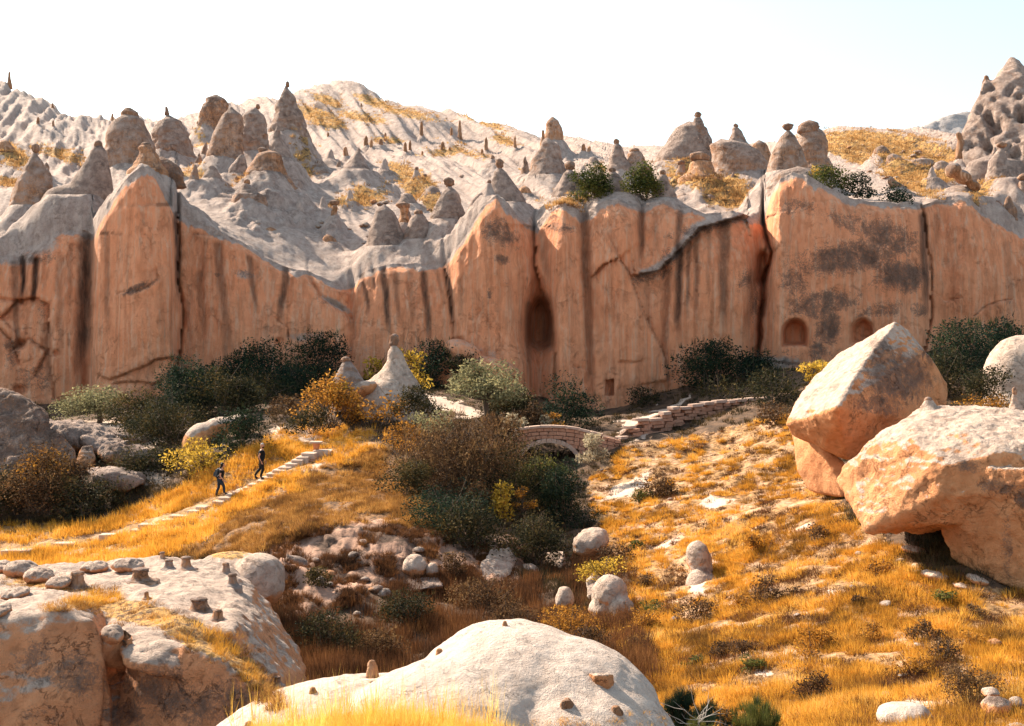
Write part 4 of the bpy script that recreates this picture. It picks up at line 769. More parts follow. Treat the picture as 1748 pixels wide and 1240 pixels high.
hull_rock('boulder', [ell(790,600,84.6,34,1.4,18,18), ell(840,630,84.6,50,1.2,20,12), ell(800,640,84.4,60,1.4,34,6)], voxel=.14, smooth=3, namp=.2, nsc=.6, crust_n=(.2,.8), crust_max=.35, mat=M_CLIFF, label='rounded pink rock bench at the foot of the cliff behind the olive tree', cat='rock bench')

# ================================================================ foreground rocks
def left_cr(VV, N):
    px, py = proj(VV); d, sd, pr = polydist(px, py, [(188,1085),(196,1140),(190,1190),(178,1260)])
    return -0.32 * np.exp(-(d / 7) ** 2) * (N[:, 1] < 0.3) + 0.05 * fbm(VV * np.array([2, 2, .5]), 3)
hull_rock('foreground_rock', [
    hull((100,1043,17.2),(60,1052,17.2),(150,1062,17.1),(0,1105,16.8),(20,1070,17.4),(180,1100,17.1),(192,1240,16.8),(40,1240,16.2),(-260,1110,16.6),(-260,1400,16.2),(190,1400,16.8),(0,1000,24),(170,1010,24),(-260,1000,24),(-260,1400,24),(190,1400,24),(100,1020,20)),
    hull((192,1108,17.8),(250,1092,17.5),(340,1112,17.2),(420,1160,17.0),(462,1205,16.9),(485,1260,16.9),(200,1400,17.1),(490,1400,17),(190,1015,25),(290,975,26),(380,985,26),(440,1100,24),(490,1400,24),(190,1400,24)),
    hull((0,985,25),(120,972,25.5),(210,961,26),(300,951,26.5),(395,962,26.5),(430,990,26),(470,1045,25.4),(503,1100,24.6),(522,1150,23.4),(523,1180,22.5),(500,1215,20.5),(470,1250,18.6),(440,1400,18),(525,1400,22),(200,1100,20),(-260,990,25),(-260,1400,25),(300,1400,26),(480,1160,19.5),(400,1080,19)),
    ell(292,1102,18.2,90,1.4,24,16)],
    voxel=.06, smooth=5, namp=.22, nsc=.75, fine=.04, crust_n=(.42,.85), mat=M_LEFTROCK, detail=left_cr, ridged=.05,
    lich=[(130,1150,70,55,20,.7),(60,1130,70,60,0,.5),(300,1190,130,60,20,.75),(400,1200,70,60,40,.7),(210,1220,60,40,0,.7),(400,1030,60,20,30,.3),(440,1080,50,60,60,.35),(70,1220,60,30,0,.35)],
    grassy=[(230,1045,110,30,12,1.),(330,1085,120,34,30,1.),(420,1140,80,28,50,1.),(150,1030,60,16,0,.8),(60,995,90,14,0,.7)],
    label='massive left foreground rock with pale top and cracked mottled orange front', cat='rock')
def surf_Y(px, py, Y):
    """depth of the foreground rocks at a pixel"""
    bpy.context.view_layer.update(); d = Vector(P(px, py, 1.0)).normalized(); best = None
    for ob in [o for o in bpy.data.objects if o.name.startswith('foreground_rock')]:
        ok, loc, nr, fi = ob.ray_cast(-ob.location, d)
        if ok:
            q = loc + ob.location
            if best is None or q.y < best: best = q.y
    return best if best is not None and abs(best - Y) < 5 else Y
def nub(lb, px, py, w_, h, Y, cap=True, mat=M_HOOD, **k):
    py += h * .25; h *= .72
    Y = surf_Y(px, py + h, Y)
    o = S(lb, [(py, px - w_ * .32, px + w_ * .32), (py + h * .35, px - w_ * .36, px + w_ * .36), (py + h * .7, px - w_ * .42, px + w_ * .42), (py + h * .9, px - w_ * .52, px + w_ * .56), (py + h, px - w_ * .8, px + w_ * .9)],
      cap=[(py - h * .16, px - w_ * .34, px + w_ * .30), (py - h * .02, px - w_ * .48, px + w_ * .46), (py + h * .2, px - w_ * .38, px + w_ * .40)] if cap else None, Y=Y, crust=k.pop('crust', .2), lich=k.pop('lich', .2), foot=.35, namp=.16, seg=18, name='rock_nub', cat='rock nub', mat=mat, group='rock nubs on the left foreground rock', **k)
def lump(lb, px, py, rx, rz, Y, ry=.35, mat=M_LEFTROCK, lich=.5, **k):
    Y = surf_Y(px, py + rz, Y) + ry * .5
    return hull_rock('boulder', [ell(px, py, Y, rx, ry, rz, k.pop('rot', 0)), ell(px + rx * .35, py + rz * .25, Y - .1, rx * .7, ry * .8, rz * .7)], voxel=.03, smooth=2, namp=.07, nsc=3, fine=.02, crust_n=(-.2,.5), mat=mat, lich=[(px, py - rz * .3, rx * 1.5, rz * 1.2, 0, lich)], label=lb, group='stones on the left foreground rock', ridged=.03)
nub('orange hoodoo with a black cap on the left foreground rock beside the grass', 318, 946, 20, 26, 25.6, lich=.3)
nub('wide capped brown stump in the middle of the left foreground rock', 240, 966, 34, 26, 24.2)
nub('dark topped orange stump left of the row of grey stones', 132, 970, 28, 34, 23.6, lich=.4)
nub('leaning tooth at the right end of the left foreground rock crest', 397, 975, 18, 26, 25.2, crust=.5)
nub('second leaning tooth just left of the right crest tooth', 386, 957, 15, 24, 26.0, crust=.5)
nub('small stub beside the orange hoodoo on the crest', 288, 952, 18, 20, 25.6, crust=.5)
nub('tiny pink knob behind the stub on the crest', 277, 940, 10, 14, 26.6)
nub('dark capped outcrop jutting from the pale top above the grass patch', 340, 1016, 36, 30, 22.4, lich=.5)
nub('orange tooth below the dark capped outcrop', 372, 1034, 22, 26, 21.8, cap=False)
nub('thin pale stub above the grass patch', 250, 1006, 10, 16, 21.8, cap=False)
nub('little brown stub low on the right flank of the left foreground rock', 474, 1152, 14, 18, 20.6, crust=.4)
lump('long grey flat stone lying on the crest of the left rock', 218, 965, 26, 11, 25.0, ry=.3)
lump('low dark stone right of the black topped stump', 160, 968, 20, 9, 24.6)
lump('broad grey-topped stone at the left end of the crest', 36, 972, 26, 14, 23.8)
lump('dark stone at the left photo edge on the crest', 2, 968, 15, 10, 24.0)
lump('brown rough stone below the broad grey-topped one', 66, 982, 22, 13, 22.4)
lump('small brown cobble on the pale left top', 32, 1012, 11, 8, 21.0)
lump('tiny dark cobble near the left edge', 18, 1014, 8, 7, 21.0)
lump('reddish stone on the left photo edge', 0, 1044, 10, 10, 18.8)
lump('grey speckled boulder wedged at the top of the crack', 194, 1083, 17, 15, 17.3, ry=.2, lich=.4)
lump('small rough stone between the capped stumps', 98, 995, 16, 9, 23.0)

hull_rock('foreground_rock', [ell(872,1190,12.6,172,1.5,124,0), ell(965,1205,12.4,165,1.4,112,8), ell(1010,1260,11.9,165,1.3,110,20), ell(640,1340,12.6,330,1.6,178,0), ell(800,1300,12.0,250,1.5,176), ell(1060,1310,11.7,120,1.2,88,0), ell(1010,1400,11.3,300,1.3,160)],
    voxel=.035, smooth=9, namp=.07, nsc=1.1, fine=.014, crust_n=(-.9,-.3), mat=M_NEAR, lich=[(1027,1160,14,12,0,.25)], label='smooth white dome of rock in the bottom centre foreground', cat='rock')
def knob(lb, px, py, w_, h, Y, mat=M_HOOD):
    py += h * .35; h *= .65; w_ *= .9; Y = surf_Y(px, py + h, Y)
    return S(lb, [(py, px - w_ * .3, px + w_ * .3), (py + h * .5, px - w_ * .45, px + w_ * .4), (py + h, px - w_ * .5, px + w_ * .6)], Y=Y, crust=.0, lich=.0, foot=.12, namp=.15, seg=16, name='rock_nub', cat='rock nub', mat=mat, group='rock nubs on the white foreground dome')
knob('orange nub on the left shoulder of the white foreground dome', 635, 1121, 17, 17, 12.6)
knob('round pink nub further down the left edge of the white dome', 534, 1168, 14, 14, 12.6)
knob('tiny orange nub on the crest of the white dome', 862, 1056, 10, 12, 12.9)
sY = surf_Y(966, 1206, 11.2)
hull_rock('rock_nub', [hull((957,1198,sY-.03),(973,1195,sY-.03),(978,1212,sY-.04),(960,1216,sY-.04),(952,1206,sY+.1),(985,1206,sY+.1),(968,1190,sY+.1),(968,1222,sY+.1))], voxel=.012, smooth=2, namp=.02, nsc=6, fine=.01, crust_n=(.7,1.2), mat=M_HOOD, label='brown chip of rock at the lower right of the white dome', cat='rock nub')
sY = surf_Y(1026, 1168, 11.2)
hull_rock('rock_nub', [hull((1014,1154,sY-.03),(1034,1152,sY-.04),(1040,1172,sY-.05),(1030,1188,sY-.05),(1016,1172,sY-.03),(1004,1150,sY+.12),(1048,1150,sY+.12),(1052,1180,sY+.12),(1028,1200,sY+.12))], voxel=.014, smooth=2, namp=.03, nsc=5, fine=.015, crust_n=(.5,1.0), mat=M_BOULDER, label='orange scar of rock bulging from the right flank of the white dome', cat='rock nub')
knob('orange nub where the white dome notches behind the gully grass', 750, 1103, 14, 12, 12.6)
knob('brown nub at the lower right foot of the white dome', 1052, 1200, 20, 14, 11.0)
knob('pink nub at the lower left end of the white dome', 425, 1226, 18, 16, 12.4)
hull_rock('boulder', [ell(1545,1222,16.3,46,.4,20,0)], voxel=.05, smooth=3, namp=.08, nsc=2, crust_n=(-.9,-.3), mat=M_NEAR, label='white flat boulder in the grass at the bottom right')
hull_rock('boulder', [ell(1700,1205,16.2,20,.2,15,0)], voxel=.03, smooth=2, namp=.08, nsc=3, crust_n=(.2,.6), mat=M_LEFTROCK, lich=[(1700,1195,30,12,0,.9)], label='orange broken stone with a dark top in the bottom right corner', ridged=.04)
hull_rock('boulder', [ell(1690,1183,17.0,15,.2,9,0)], voxel=.03, smooth=2, namp=.06, nsc=3, crust_n=(.0,.6), mat=M_LEFTROCK, lich=[(1690,1180,30,12,0,.5)], label='small grey stone above the orange broken one')
for (x, y, r, lb) in [(1600,985,26,'flat pale stone lying under the largest right boulder'),(1668,990,18,'rounded pale stone beneath the overhang'),(1560,940,20,'thin pale slab in the shade of the overhang'),(1640,1000,14,'small pale stone at the mouth of the overhang')]:
    hull_rock('boulder', [ell(x, y, gnd(x, y + 6) + .2, r, .4, r * .38, 10)], voxel=.045, smooth=2, namp=.08, nsc=2, crust_n=(.0,.6), mat=M_BOULDER, label=lb)
stones(40, GOLD_R, (.12, .38), 'small pale stone half buried in the golden grass slope', 'stones in the golden slope')
stones(16, [(560,900),(640,900),(760,930),(850,940),(850,990),(700,1010),(560,1080),(500,1050)], (.25, .6), 'small tan stone in the crumbling gully wall', 'stones in the gully wall')
# ================================================================ grass and shrubs
def blades(pos_, rad, hgt, nb, width, spread=0.9, up=(0.55, 1.0), rng=RNG, tint=None, bend=0.0):
    """tufts of thin blades: one tapering blade is one triangle (two when bent)"""
    n = len(pos_); idx = np.repeat(np.arange(n), nb); m = len(idx)
    a = rng.uniform(0, 2 * math.pi, m); r = np.sqrt(rng.uniform(0, 1, m))
    rr = np.broadcast_to(rad, n)[idx]; hh = np.broadcast_to(hgt, n)[idx]; ww = np.broadcast_to(width, n)[idx]
    base = pos_[idx].copy(); ca, sa = np.cos(a), np.sin(a)
    base[:, 0] += rr * r * ca * 0.7; base[:, 1] += rr * r * sa * 0.7; base[:, 2] -= 0.03
    L = hh * rng.uniform(up[0], up[1], m) * (1.05 - 0.4 * r)
    tilt = spread * (r * 0.85 + rng.normal(0, .26, m)); a2 = a + rng.normal(0, .5, m)
    d = np.stack([np.sin(tilt) * np.cos(a2), np.sin(tilt) * np.sin(a2), np.cos(tilt)], 1)
    tip = base + d * L[:, None]; tip[:, 2] -= bend * L * r
    wa = rng.uniform(0, math.pi, m); wv = np.stack([np.cos(wa), np.sin(wa), 0 * wa], 1) * (ww * 0.5)[:, None]
    V_ = np.stack([base - wv, base + wv, tip], 1).reshape(-1, 3)
    t = (np.broadcast_to(rng.uniform(0, 1, n) if tint is None else tint, n))[idx] * 0.7 + rng.uniform(0, .3, m)
    return V_, np.arange(m * 3).reshape(-1, 3), t
def stuff(name, chunks, mat, label=None):
    V_ = []; F_ = []; T_ = []; o = 0
    for v, f, t in chunks: V_.append(v); F_.append(f + o); T_.append(t); o += len(v)
    ob = link(name, make_mesh(name, np.concatenate(V_), np.concatenate(F_), smooth=False, fattrs=dict(tint=np.concatenate(T_))), mat)
    return tag(ob, label, 'grass', kind='stuff')
# pick points on the near ground: sampling over the fan of the ground grid
gPY = HY - VG[..., 2] / VG[..., 1] * F
dpy = np.abs(np.gradient(gPY, axis=0)) + 0.35
inside = (PX > -120) & (PX < 1870) & (YY > 9) & (YY < 96)
def pick(n, polys, minus=(), thin=None, rng=RNG):
    mask = np.zeros(PX.shape, bool)
    jx, jy = PX + JX.reshape(PX.shape), gPY + JY.reshape(PX.shape)
    for q in polys: mask |= inpoly(jx, jy, q)
    for q in minus: mask &= ~inpoly(jx, jy, q)
    wt = (dpy * mask * inside * np.gradient(pxs)[None]).ravel()
    b_ = VG.reshape(-1, 3)
    if thin is not None: wt = wt * thin(b_)
    wt /= wt.sum(); k = rng.choice(len(wt), n, p=wt)
    i, j = np.unravel_index(k, PX.shape)
    px = pxs[j] + rng.uniform(-2, 2, n); Y = Ys[i] * np.exp(rng.uniform(-.5, .5, n) * (Ys[1] / Ys[0] - 1)); x = (px - CX) / F * Y
    return np.stack([x, Y, gz(x, Y)], 1)
def clumpy(sc, lo, hi, off=0.0):
    return lambda b_: sstep(lo, hi, fbm(b_ * np.array([sc, sc, 0]) + off, 3))
def bare_thin(b_):
    px, py = proj(b_); return 1 - 0.93 * np.clip(soft(px, py, BARE) * 1.5, 0, 1)
M_GOLD = leaf_mat('golden_grass', [(0.12, 0.06, 0.02), (0.36, 0.17, 0.03), (0.64, 0.31, 0.04), (0.74, 0.41, 0.075), (0.78, 0.52, 0.21)], .4, .5)
M_TUSS = leaf_mat('tussock_grass', [(0.07, 0.035, 0.018), (0.22, 0.10, 0.032), (0.46, 0.23, 0.06), (0.66, 0.38, 0.12)], .35, .8)
M_FARG = leaf_mat('hill_grass', [(0.10, 0.055, 0.03), (0.34, 0.18, 0.07), (0.56, 0.32, 0.12), (0.64, 0.42, 0.2)], .35, .35)
M_REED = leaf_mat('brown_reed', [(0.035, 0.022, 0.016), (0.09, 0.042, 0.022), (0.17, 0.07, 0.028), (0.30, 0.14, 0.05)], .3, .4)
M_UNDER = leaf_mat('undergrowth', [(0.02, 0.022, 0.018), (0.05, 0.04, 0.022), (0.10, 0.065, 0.03), (0.20, 0.11, 0.04)], .25, .3)
MINUS = [PATH_W, PATH_E]
# golden slope on the right
A = pick(2700, [GOLD_R], MINUS, lambda b_: (0.06 + clumpy(.45, -.15, .2)(b_)) * bare_thin(b_)); s_ = RNG.uniform(.45, 1.5, len(A))
ch = [blades(A, .33 * s_, .31 * s_, 150, .006 + A[:, 1] * .0004, 1.45, bend=.2, up=(.6, 1.), tint=np.clip(.46 + 1.3 * fbm(A * .35 + 30, 3) + RNG.normal(0, .28, len(A)), 0, 1))]
A = pick(2600, [GOLD_R], MINUS, lambda b_: bare_thin(b_) + .1); s_ = RNG.uniform(.4, 1.0, len(A))
ch.append(blades(A, .34 * s_, .11 * s_, 22, .007 + A[:, 1] * .0004, 1.4, tint=RNG.uniform(.0, .75, len(A))))
A = pick(420, [GOLD_R], MINUS, lambda b_: clumpy(.5, .0, .3)(b_) * bare_thin(b_)); s_ = RNG.uniform(.5, 1.2, len(A))
ch.append(blades(A, .5 * s_, .34 * s_, 260, .007 + A[:, 1] * .0004, 1.3, bend=.3, tint=np.clip(.45 + .8 * fbm(A * .5 + 30, 2) + RNG.normal(0, .12, len(A)), 0, 1)))
stuff('golden_grass', ch, M_GOLD, 'golden dry grass covering the right slope of the gully')
A = pick(6500, [GOLD_R], MINUS, lambda b_: clumpy(.6, -.1, .25, 50)(b_) * bare_thin(b_) + .08); s_ = RNG.uniform(.5, 1.4, len(A))
stuff('tussock_grass', [blades(A, .30 * s_, .22 * s_, 40, .006 + A[:, 1] * .0004, 1.3)], M_REED, 'brown dead tufts scattered through the golden slope')
A = pick(2600, [GOLD_L], MINUS + [TUSS], lambda b_: (0.3 + clumpy(.45, -.25, .1)(b_)) * bare_thin(b_)); s_ = RNG.uniform(.6, 1.5, len(A))
off_path = polydist(*proj(A), [(0,938),(190,911),(340,868),(380,848),(460,813),(560,768)])[0] > 4.5
A = A[off_path]; s_ = s_[off_path]
px_, py_ = proj(A); rel = py_ - lin([(-200,950),(0,938),(190,911),(340,868),(380,848),(460,813),(570,766),(700,760)], px_)
s_ = s_ * np.where((rel > 0) & (rel < 9) & (px_ < 575), .30, 1)
stuff('golden_grass', [blades(A, .38 * s_, .50 * s_, 50, .028, .9, bend=.3, tint=np.clip(.62 + .5 * fbm(A * .35 + 30, 2) + RNG.normal(0, .12, len(A)), 0, 1))], M_GOLD, 'golden dry grass along the stepped path')
A = pick(2300, [TUSS], (), clumpy(.6, -.3, .2, 5)); s_ = RNG.uniform(.5, 1.4, len(A))
stuff('tussock_grass', [blades(A, .30 * s_, .36 * s_, 80, .020, 1.3, bend=.2)], M_TUSS, 'brown and ochre tussocks on the rounded bank below the path')
RE2 = [(440,960),(560,1010),(760,985),(900,1000),(1010,930),(1080,960),(1080,1080),(1120,1180),(1000,1240),(400,1240),(440,1060)]
A = pick(3900, [REEDS, RE2], [WALLMASK], lambda b_: clumpy(.45, -.15, .2, 70)(b_) + .08); s_ = RNG.uniform(.5, 1.4, len(A))
stuff('brown_reeds', [blades(A, .30 * s_, .62 * s_, 34, .006 + A[:, 1] * .00042, .42)], M_REED, 'dark rust-brown reeds filling the shaded gully floor')
ALLN = [(-120,640),(1870,600),(1870,1300),(-120,1300)]
A = pick(9000, [ALLN], [GOLD_R, GOLD_L, TUSS, REEDS, WALLMASK, PATH_W, PATH_E], lambda b_: bare_thin(b_) * (.25 + clumpy(.3, -.2, .2, 8)(b_))); s_ = RNG.uniform(.5, 1.4, len(A))
stuff('undergrowth', [blades(A, .40 * s_, .42 * s_, 32, .012 + A[:, 1] * .00045, 1.0)], M_UNDER, 'low dark scrub and dead grass between the shrubs')
A = pick(1500, [WALLMASK], (), clumpy(.7, -.1, .15, 3)); s_ = RNG.uniform(.4, 1.0, len(A))
stuff('brown_reeds', [blades(A, .25 * s_, .4 * s_, 40, .02, 1.0)], M_REED, 'scrub clinging to the crumbling gully wall')
# grass on the slopes above the cliff
UXg, UYg = proj(VU); gU = grU
wt = np.clip(gU + .25 * fbm(VU * .3, 3), 0, 1) ** 1.5 * (np.gradient(cx)[None] * np.ones((NU - 1, 1))).ravel() * (UXg > -60) * (UXg < 1800); wt[gU < .05] = 0; wt /= wt.sum()
k = RNG.choice(len(wt), 8500, p=wt); A = VU[k] + np.c_[RNG.normal(0, .3, len(k)), RNG.normal(0, .5, len(k)), np.zeros(len(k))]
s_ = RNG.uniform(.6, 1.6, len(A))
stuff('golden_grass', [blades(A, .45 * s_, .42 * s_, 14, .05 + A[:, 1] * .0003, 1.3)], M_FARG, 'patches of golden grass on the slopes above the cliff')
# tufts growing on the foreground rocks
def on_rock(px, py, obs):
    """first rock surface along the view of a pixel"""
    d = Vector(P(px, py, 1.0)).normalized(); best = None
    for ob in obs:
        ok, loc, nr, fi = ob.ray_cast(-ob.location + Vector((0, 0, 0)), d)
        if ok:
            wl_ = loc + ob.location
            if best is None or wl_.length < best[0].length: best = (wl_, nr)
    return best
bpy.context.view_layer.update()
fg = [o for o in bpy.data.objects if o.name.startswith('foreground_rock')]
def rock_tufts(n, ells, rad, hgt, nb, wd, mat, label, name='golden_grass', spread=1.2, minup=.25, **kw):
    pts = []
    for _ in range(n * 6):
        if len(pts) >= n: break
        e = ells[RNG.integers(len(ells))]; a = RNG.uniform(0, 6.28); r = math.sqrt(RNG.uniform(0, 1)); c, s0 = math.cos(math.radians(e[4])), math.sin(math.radians(e[4]))
        u, v = e[2] * r * math.cos(a), e[3] * r * math.sin(a); h = on_rock(e[0] + u * c - v * s0, e[1] + u * s0 + v * c, fg)
        if h and h[1].z > minup: pts.append(h[0][:])
    A_ = np.array(pts); s0 = RNG.uniform(.5, 1.3, len(A_))
    return stuff(name, [blades(A_, rad * s0, hgt * s0, nb, wd, spread, **kw)], mat, label)
rock_tufts(560, [(230,1045,110,26,12),(330,1085,110,26,30),(415,1130,75,24,50),(120,1035,50,8,0),(60,995,90,12,0),(150,1005,60,6,0),(455,1180,40,16,50),(465,1190,30,12,40)], .14, .14, 46, .008, M_TUSS, 'dry tufts growing across the top of the left foreground rock', 'tussock_grass')
rock_tufts(150, [(330,1080,100,22,30),(400,1125,60,18,50),(150,1028,40,8,0),(180,1020,30,10,0)], .12, .24, 50, .007, M_GOLD, 'taller golden tufts on the left foreground rock')
rock_tufts(60, [(960,1232,60,8,0),(1090,1225,60,12,0)], .07, .07, 50, .004, M_GOLD, 'small golden tufts at the foot of the white foreground dome')
# tall straw in front of the white dome
xs = RNG.uniform(430, 880, 340); xs = np.concatenate([xs, RNG.normal(640, 90, 260)]); Yf_ = RNG.uniform(9.4, 10.6, len(xs))
A = PA(xs, 1246 + 10 * np.abs(xs - 640) / 240 + RNG.uniform(-6, 14, len(xs)), Yf_); s_ = RNG.uniform(.5, 1.15, len(A)) * (1.1 - .45 * np.abs(xs - 640) / 240)
M_STRAW = leaf_mat('straw', [(0.55, 0.28, 0.05), (0.75, 0.45, 0.08), (0.82, 0.58, 0.2)], .5, .8)
stuff('straw_grass', [blades(A, .10 * s_, .44 * s_, 44, .0035, .75, bend=.15), blades(PA(RNG.normal(640, 120, 130), 1240 + RNG.uniform(-20, 20, 130), 9.9), .05, .62, 7, .005, .4)], M_STRAW, 'yellow straw grass in front of the white dome at the bottom edge')
bank = hull_rock('grass_bank', [ell(650, 1335, 10.0, 330, 1.2, 84)], voxel=.06, smooth=3, namp=.08, nsc=1.5, crust_n=(-1, -.5), mat=mg, label='low earth bank carrying straw grass at the bottom edge', cat='grass bank')
bank['kind'] = 'structure'; del bank['category']

# ---- shrubs and trees
def tube(pts, r0, r1, seg=5):
    pts = np.asarray(pts, float); n = len(pts); r = np.linspace(r0, r1, n); a = np.arange(seg) / seg * 2 * math.pi
    t = np.gradient(pts, axis=0); t /= np.linalg.norm(t, axis=1)[:, None] + 1e-9
    u = np.cross(t, np.array([0.31, 0.95, 0.05])); u /= np.linalg.norm(u, axis=1)[:, None] + 1e-9; v = np.cross(t, u)
    V_ = pts[:, None] + r[:, None, None] * (np.cos(a)[None, :, None] * u[:, None] + np.sin(a)[None, :, None] * v[:, None])
    return V_.reshape(-1, 3), grid_faces(n, seg, True)
M_BARK, _nt, _b = new_mat('bark'); _p = pos(_nt)
_nt.links.new(mix(_nt, noise(_nt, _p, 8, 5, .7), (0.05, 0.032, 0.022), (0.17, 0.12, 0.09)), _b.inputs['Base Color'])
M_DEADW, _nt, _b = new_mat('dead_wood'); _p = pos(_nt)
_nt.links.new(mix(_nt, noise(_nt, _p, 12, 4, .6), (0.20, 0.17, 0.15), (0.40, 0.35, 0.31)), _b.inputs['Base Color'])
LM = dict(
 dark=leaf_mat('leaf_dark', [(0.006, 0.013, 0.011), (0.012, 0.025, 0.018), (0.026, 0.040, 0.020), (0.06, 0.07, 0.028)], .2, .5),
 green=leaf_mat('leaf_green', [(0.018, 0.028, 0.014), (0.045, 0.058, 0.018), (0.11, 0.11, 0.028), (0.24, 0.20, 0.05)], .3, .6),
 yellow=leaf_mat('leaf_yellow', [(0.09, 0.07, 0.018), (0.30, 0.19, 0.03), (0.62, 0.39, 0.05), (0.80, 0.56, 0.12)], .4, .8),
 orange=leaf_mat('leaf_orange', [(0.05, 0.03, 0.015), (0.20, 0.09, 0.02), (0.45, 0.20, 0.035), (0.68, 0.36, 0.06)], .4, .7),
 rust=leaf_mat('leaf_rust', [(0.022, 0.017, 0.013), (0.065, 0.036, 0.020), (0.15, 0.078, 0.036), (0.33, 0.20, 0.085)], .3, .5),
 olive=leaf_mat('leaf_olive', [(0.06, 0.055, 0.028), (0.15, 0.14, 0.07), (0.29, 0.26, 0.14), (0.50, 0.42, 0.20)], .35, .8),
 silver=leaf_mat('leaf_silver', [(0.14, 0.12, 0.08), (0.32, 0.26, 0.17), (0.52, 0.43, 0.30), (0.66, 0.56, 0.38)], .3, .8),
 scrub=leaf_mat('leaf_scrub', [(0.010, 0.014, 0.010), (0.024, 0.027, 0.015), (0.06, 0.048, 0.020), (0.16, 0.10, 0.032)], .25, .5))
def leaves(cen, rad, n, size, rng, flat=0.75, droop=0.0, longish=1.0):
    """leaf quads through lumps: cen (k,3), rad (k,3)"""
    vol = rad.prod(1) ** (2 / 3); k = rng.choice(len(cen), n, p=vol / vol.sum())
    d = rng.normal(size=(n, 3)); d /= np.linalg.norm(d, axis=1)[:, None]
    r = np.clip(rng.uniform(0.15, 1, n) ** 0.45 + rng.normal(0, .09, n), 0, 1.35)
    c = cen[k] + d * rad[k] * r[:, None]; lump = (d[:, 2] * .25 + .35 * r)
    u = rng.normal(size=(n, 3)); u[:, 2] = u[:, 2] * .6 + .3 * longish; u /= np.linalg.norm(u, axis=1)[:, None]
    v = np.cross(u, rng.normal(size=(n, 3))); v /= np.linalg.norm(v, axis=1)[:, None] + 1e-9
    s_ = size * rng.uniform(.55, 1.35, n); u *= (s_ * longish)[:, None]; v *= (s_ * .5)[:, None]
    V_ = np.stack([c - u, c + v, c + u, c - v], 1).reshape(-1, 3)
    return V_, np.arange(n * 4).reshape(-1, 4), np.clip(rng.uniform(0, .75, n) + .25 * rng.uniform(0, 1, len(cen))[k], 0, 1), k
_bs = [100]
def shrub(label, px, py, wpx, hpx, kind='dark', Y=None, dy=0.0, dens=1.0, leaf=3.0, lumps=None, twig=0.5, name='shrub', cat='shrub', up=False, group=None, depth=.8, trunk=False, longish=1.0, fringe=0.0):
    """px, py: middle of the foot"""
    _bs[0] += 1; rng = np.random.default_rng(_bs[0])
    Y = (Y if Y is not None else gnd(px, py)) + dy; m = Y / F
    base = Vector(P(px, py, Y)); 
    if kind in ('dark', 'scrub') and Y > 40 and py > 600: wpx *= 1.22; hpx *= 1.3
    W, Hh = wpx * m, hpx * m
    root = empty(name, base); tag(root, label, cat, group)
    k = lumps or int(np.clip(7 + wpx * hpx / 900, 7, 40))
    cen = []; rad = []
    for i in range(k):
        a = rng.uniform(0, 6.28); r = math.sqrt(rng.uniform(0, 1)); zf = rng.uniform(0.12, 0.9) if not trunk else rng.uniform(.45, .92)
        ww = (1 - max(0, zf - .35) ** 1.6 * 1.15) * (1 if trunk or zf > .25 else .9)
        rr_ = rng.uniform(.18, .31); cen.append((W * .5 * r * ww * math.cos(a) * .85, W * depth * .5 * r * ww * math.sin(a) * .85, Hh * zf * (1 - .28 * r)))
        rad.append((W * rr_, W * rr_ * depth, max(W, Hh) * rr_ * rng.uniform(.5, .8)))
    cen = np.array(cen); rad = np.array(rad)
    n = int(wpx * hpx / (leaf ** 2) * 3.6 * dens)
    V_, F_, T_, _k = leaves(cen, rad, n, leaf * m * .72, rng, longish=longish)
    if fringe:   # upright shoots breaking the outline
        ns = int(wpx * fringe); ci = rng.integers(k, size=ns); top = cen[ci] + rad[ci] * np.c_[rng.uniform(-.8, .8, ns), rng.uniform(-.8, .8, ns), rng.uniform(.4, .9, ns)]
        bl = blades(top, .05, Hh * .16, 5, leaf * m * .35, .5, rng=rng); o_ = len(V_)
        fo = link('shoots', make_mesh('shoots', bl[0], bl[1], smooth=False, fattrs=dict(tint=np.clip(bl[2] + .2, 0, 1))), LM[kind], root); fo['kind'] = 'stuff'
    V_[:, 2] = np.maximum(V_[:, 2], -.1)
    link('foliage', make_mesh('foliage', V_, F_, smooth=False, fattrs=dict(tint=T_)), LM[kind], root)
    # stems
    Vs, Fs, o = [], [], 0
    def add(pts, r0, r1, sg=5):
        nonlocal o
        v, f = tube(pts, r0, r1, sg); Vs.append(v); Fs.append(f + o); o += len(v)
    if trunk:
        q0 = np.array([0, 0, -.3]); q1 = np.array([W * trunk[0], 0, Hh * .28]); q2 = np.array([W * trunk[1], 0, Hh * .52])
        tp = np.array([q0, q0 * .6 + q1 * .4 + (.03 * W, 0, 0), q1, (q1 + q2) / 2 - (.03 * W, 0, 0), q2]); add(tp, W * .042, W * .024, 7)
        for i in range(k):
            st = tp[2 + rng.integers(3)]; mid = st * .5 + cen[i] * .5 + rng.normal(0, .05 * W, 3); add([st, mid, cen[i]], W * .016, W * .003)
    else:
        for i in range(min(k, 26)):
            b0 = np.array([rng.normal(0, W * .08), rng.normal(0, W * .06), -.1]); mid = b0 * .45 + cen[i] * .55 + rng.normal(0, .04 * W, 3)
            add([b0, mid, cen[i] + (0, 0, rad[i][2] * .8)], max(.012, W * .008), .3 * m + .002, 4)
        for i in range(int(twig * 30)):
            c0 = cen[rng.integers(k)]; e_ = c0 + np.array([rng.normal(0, W * .09), rng.normal(0, W * .09), abs(rng.normal(Hh * .16, Hh * .12))]); add([c0, e_], .5 * m, .2 * m, 3)
    link('trunk' if trunk else 'stems', make_mesh('stems', np.concatenate(Vs), np.concatenate(Fs)), M_BARK, root)
    return root
S2 = shrub
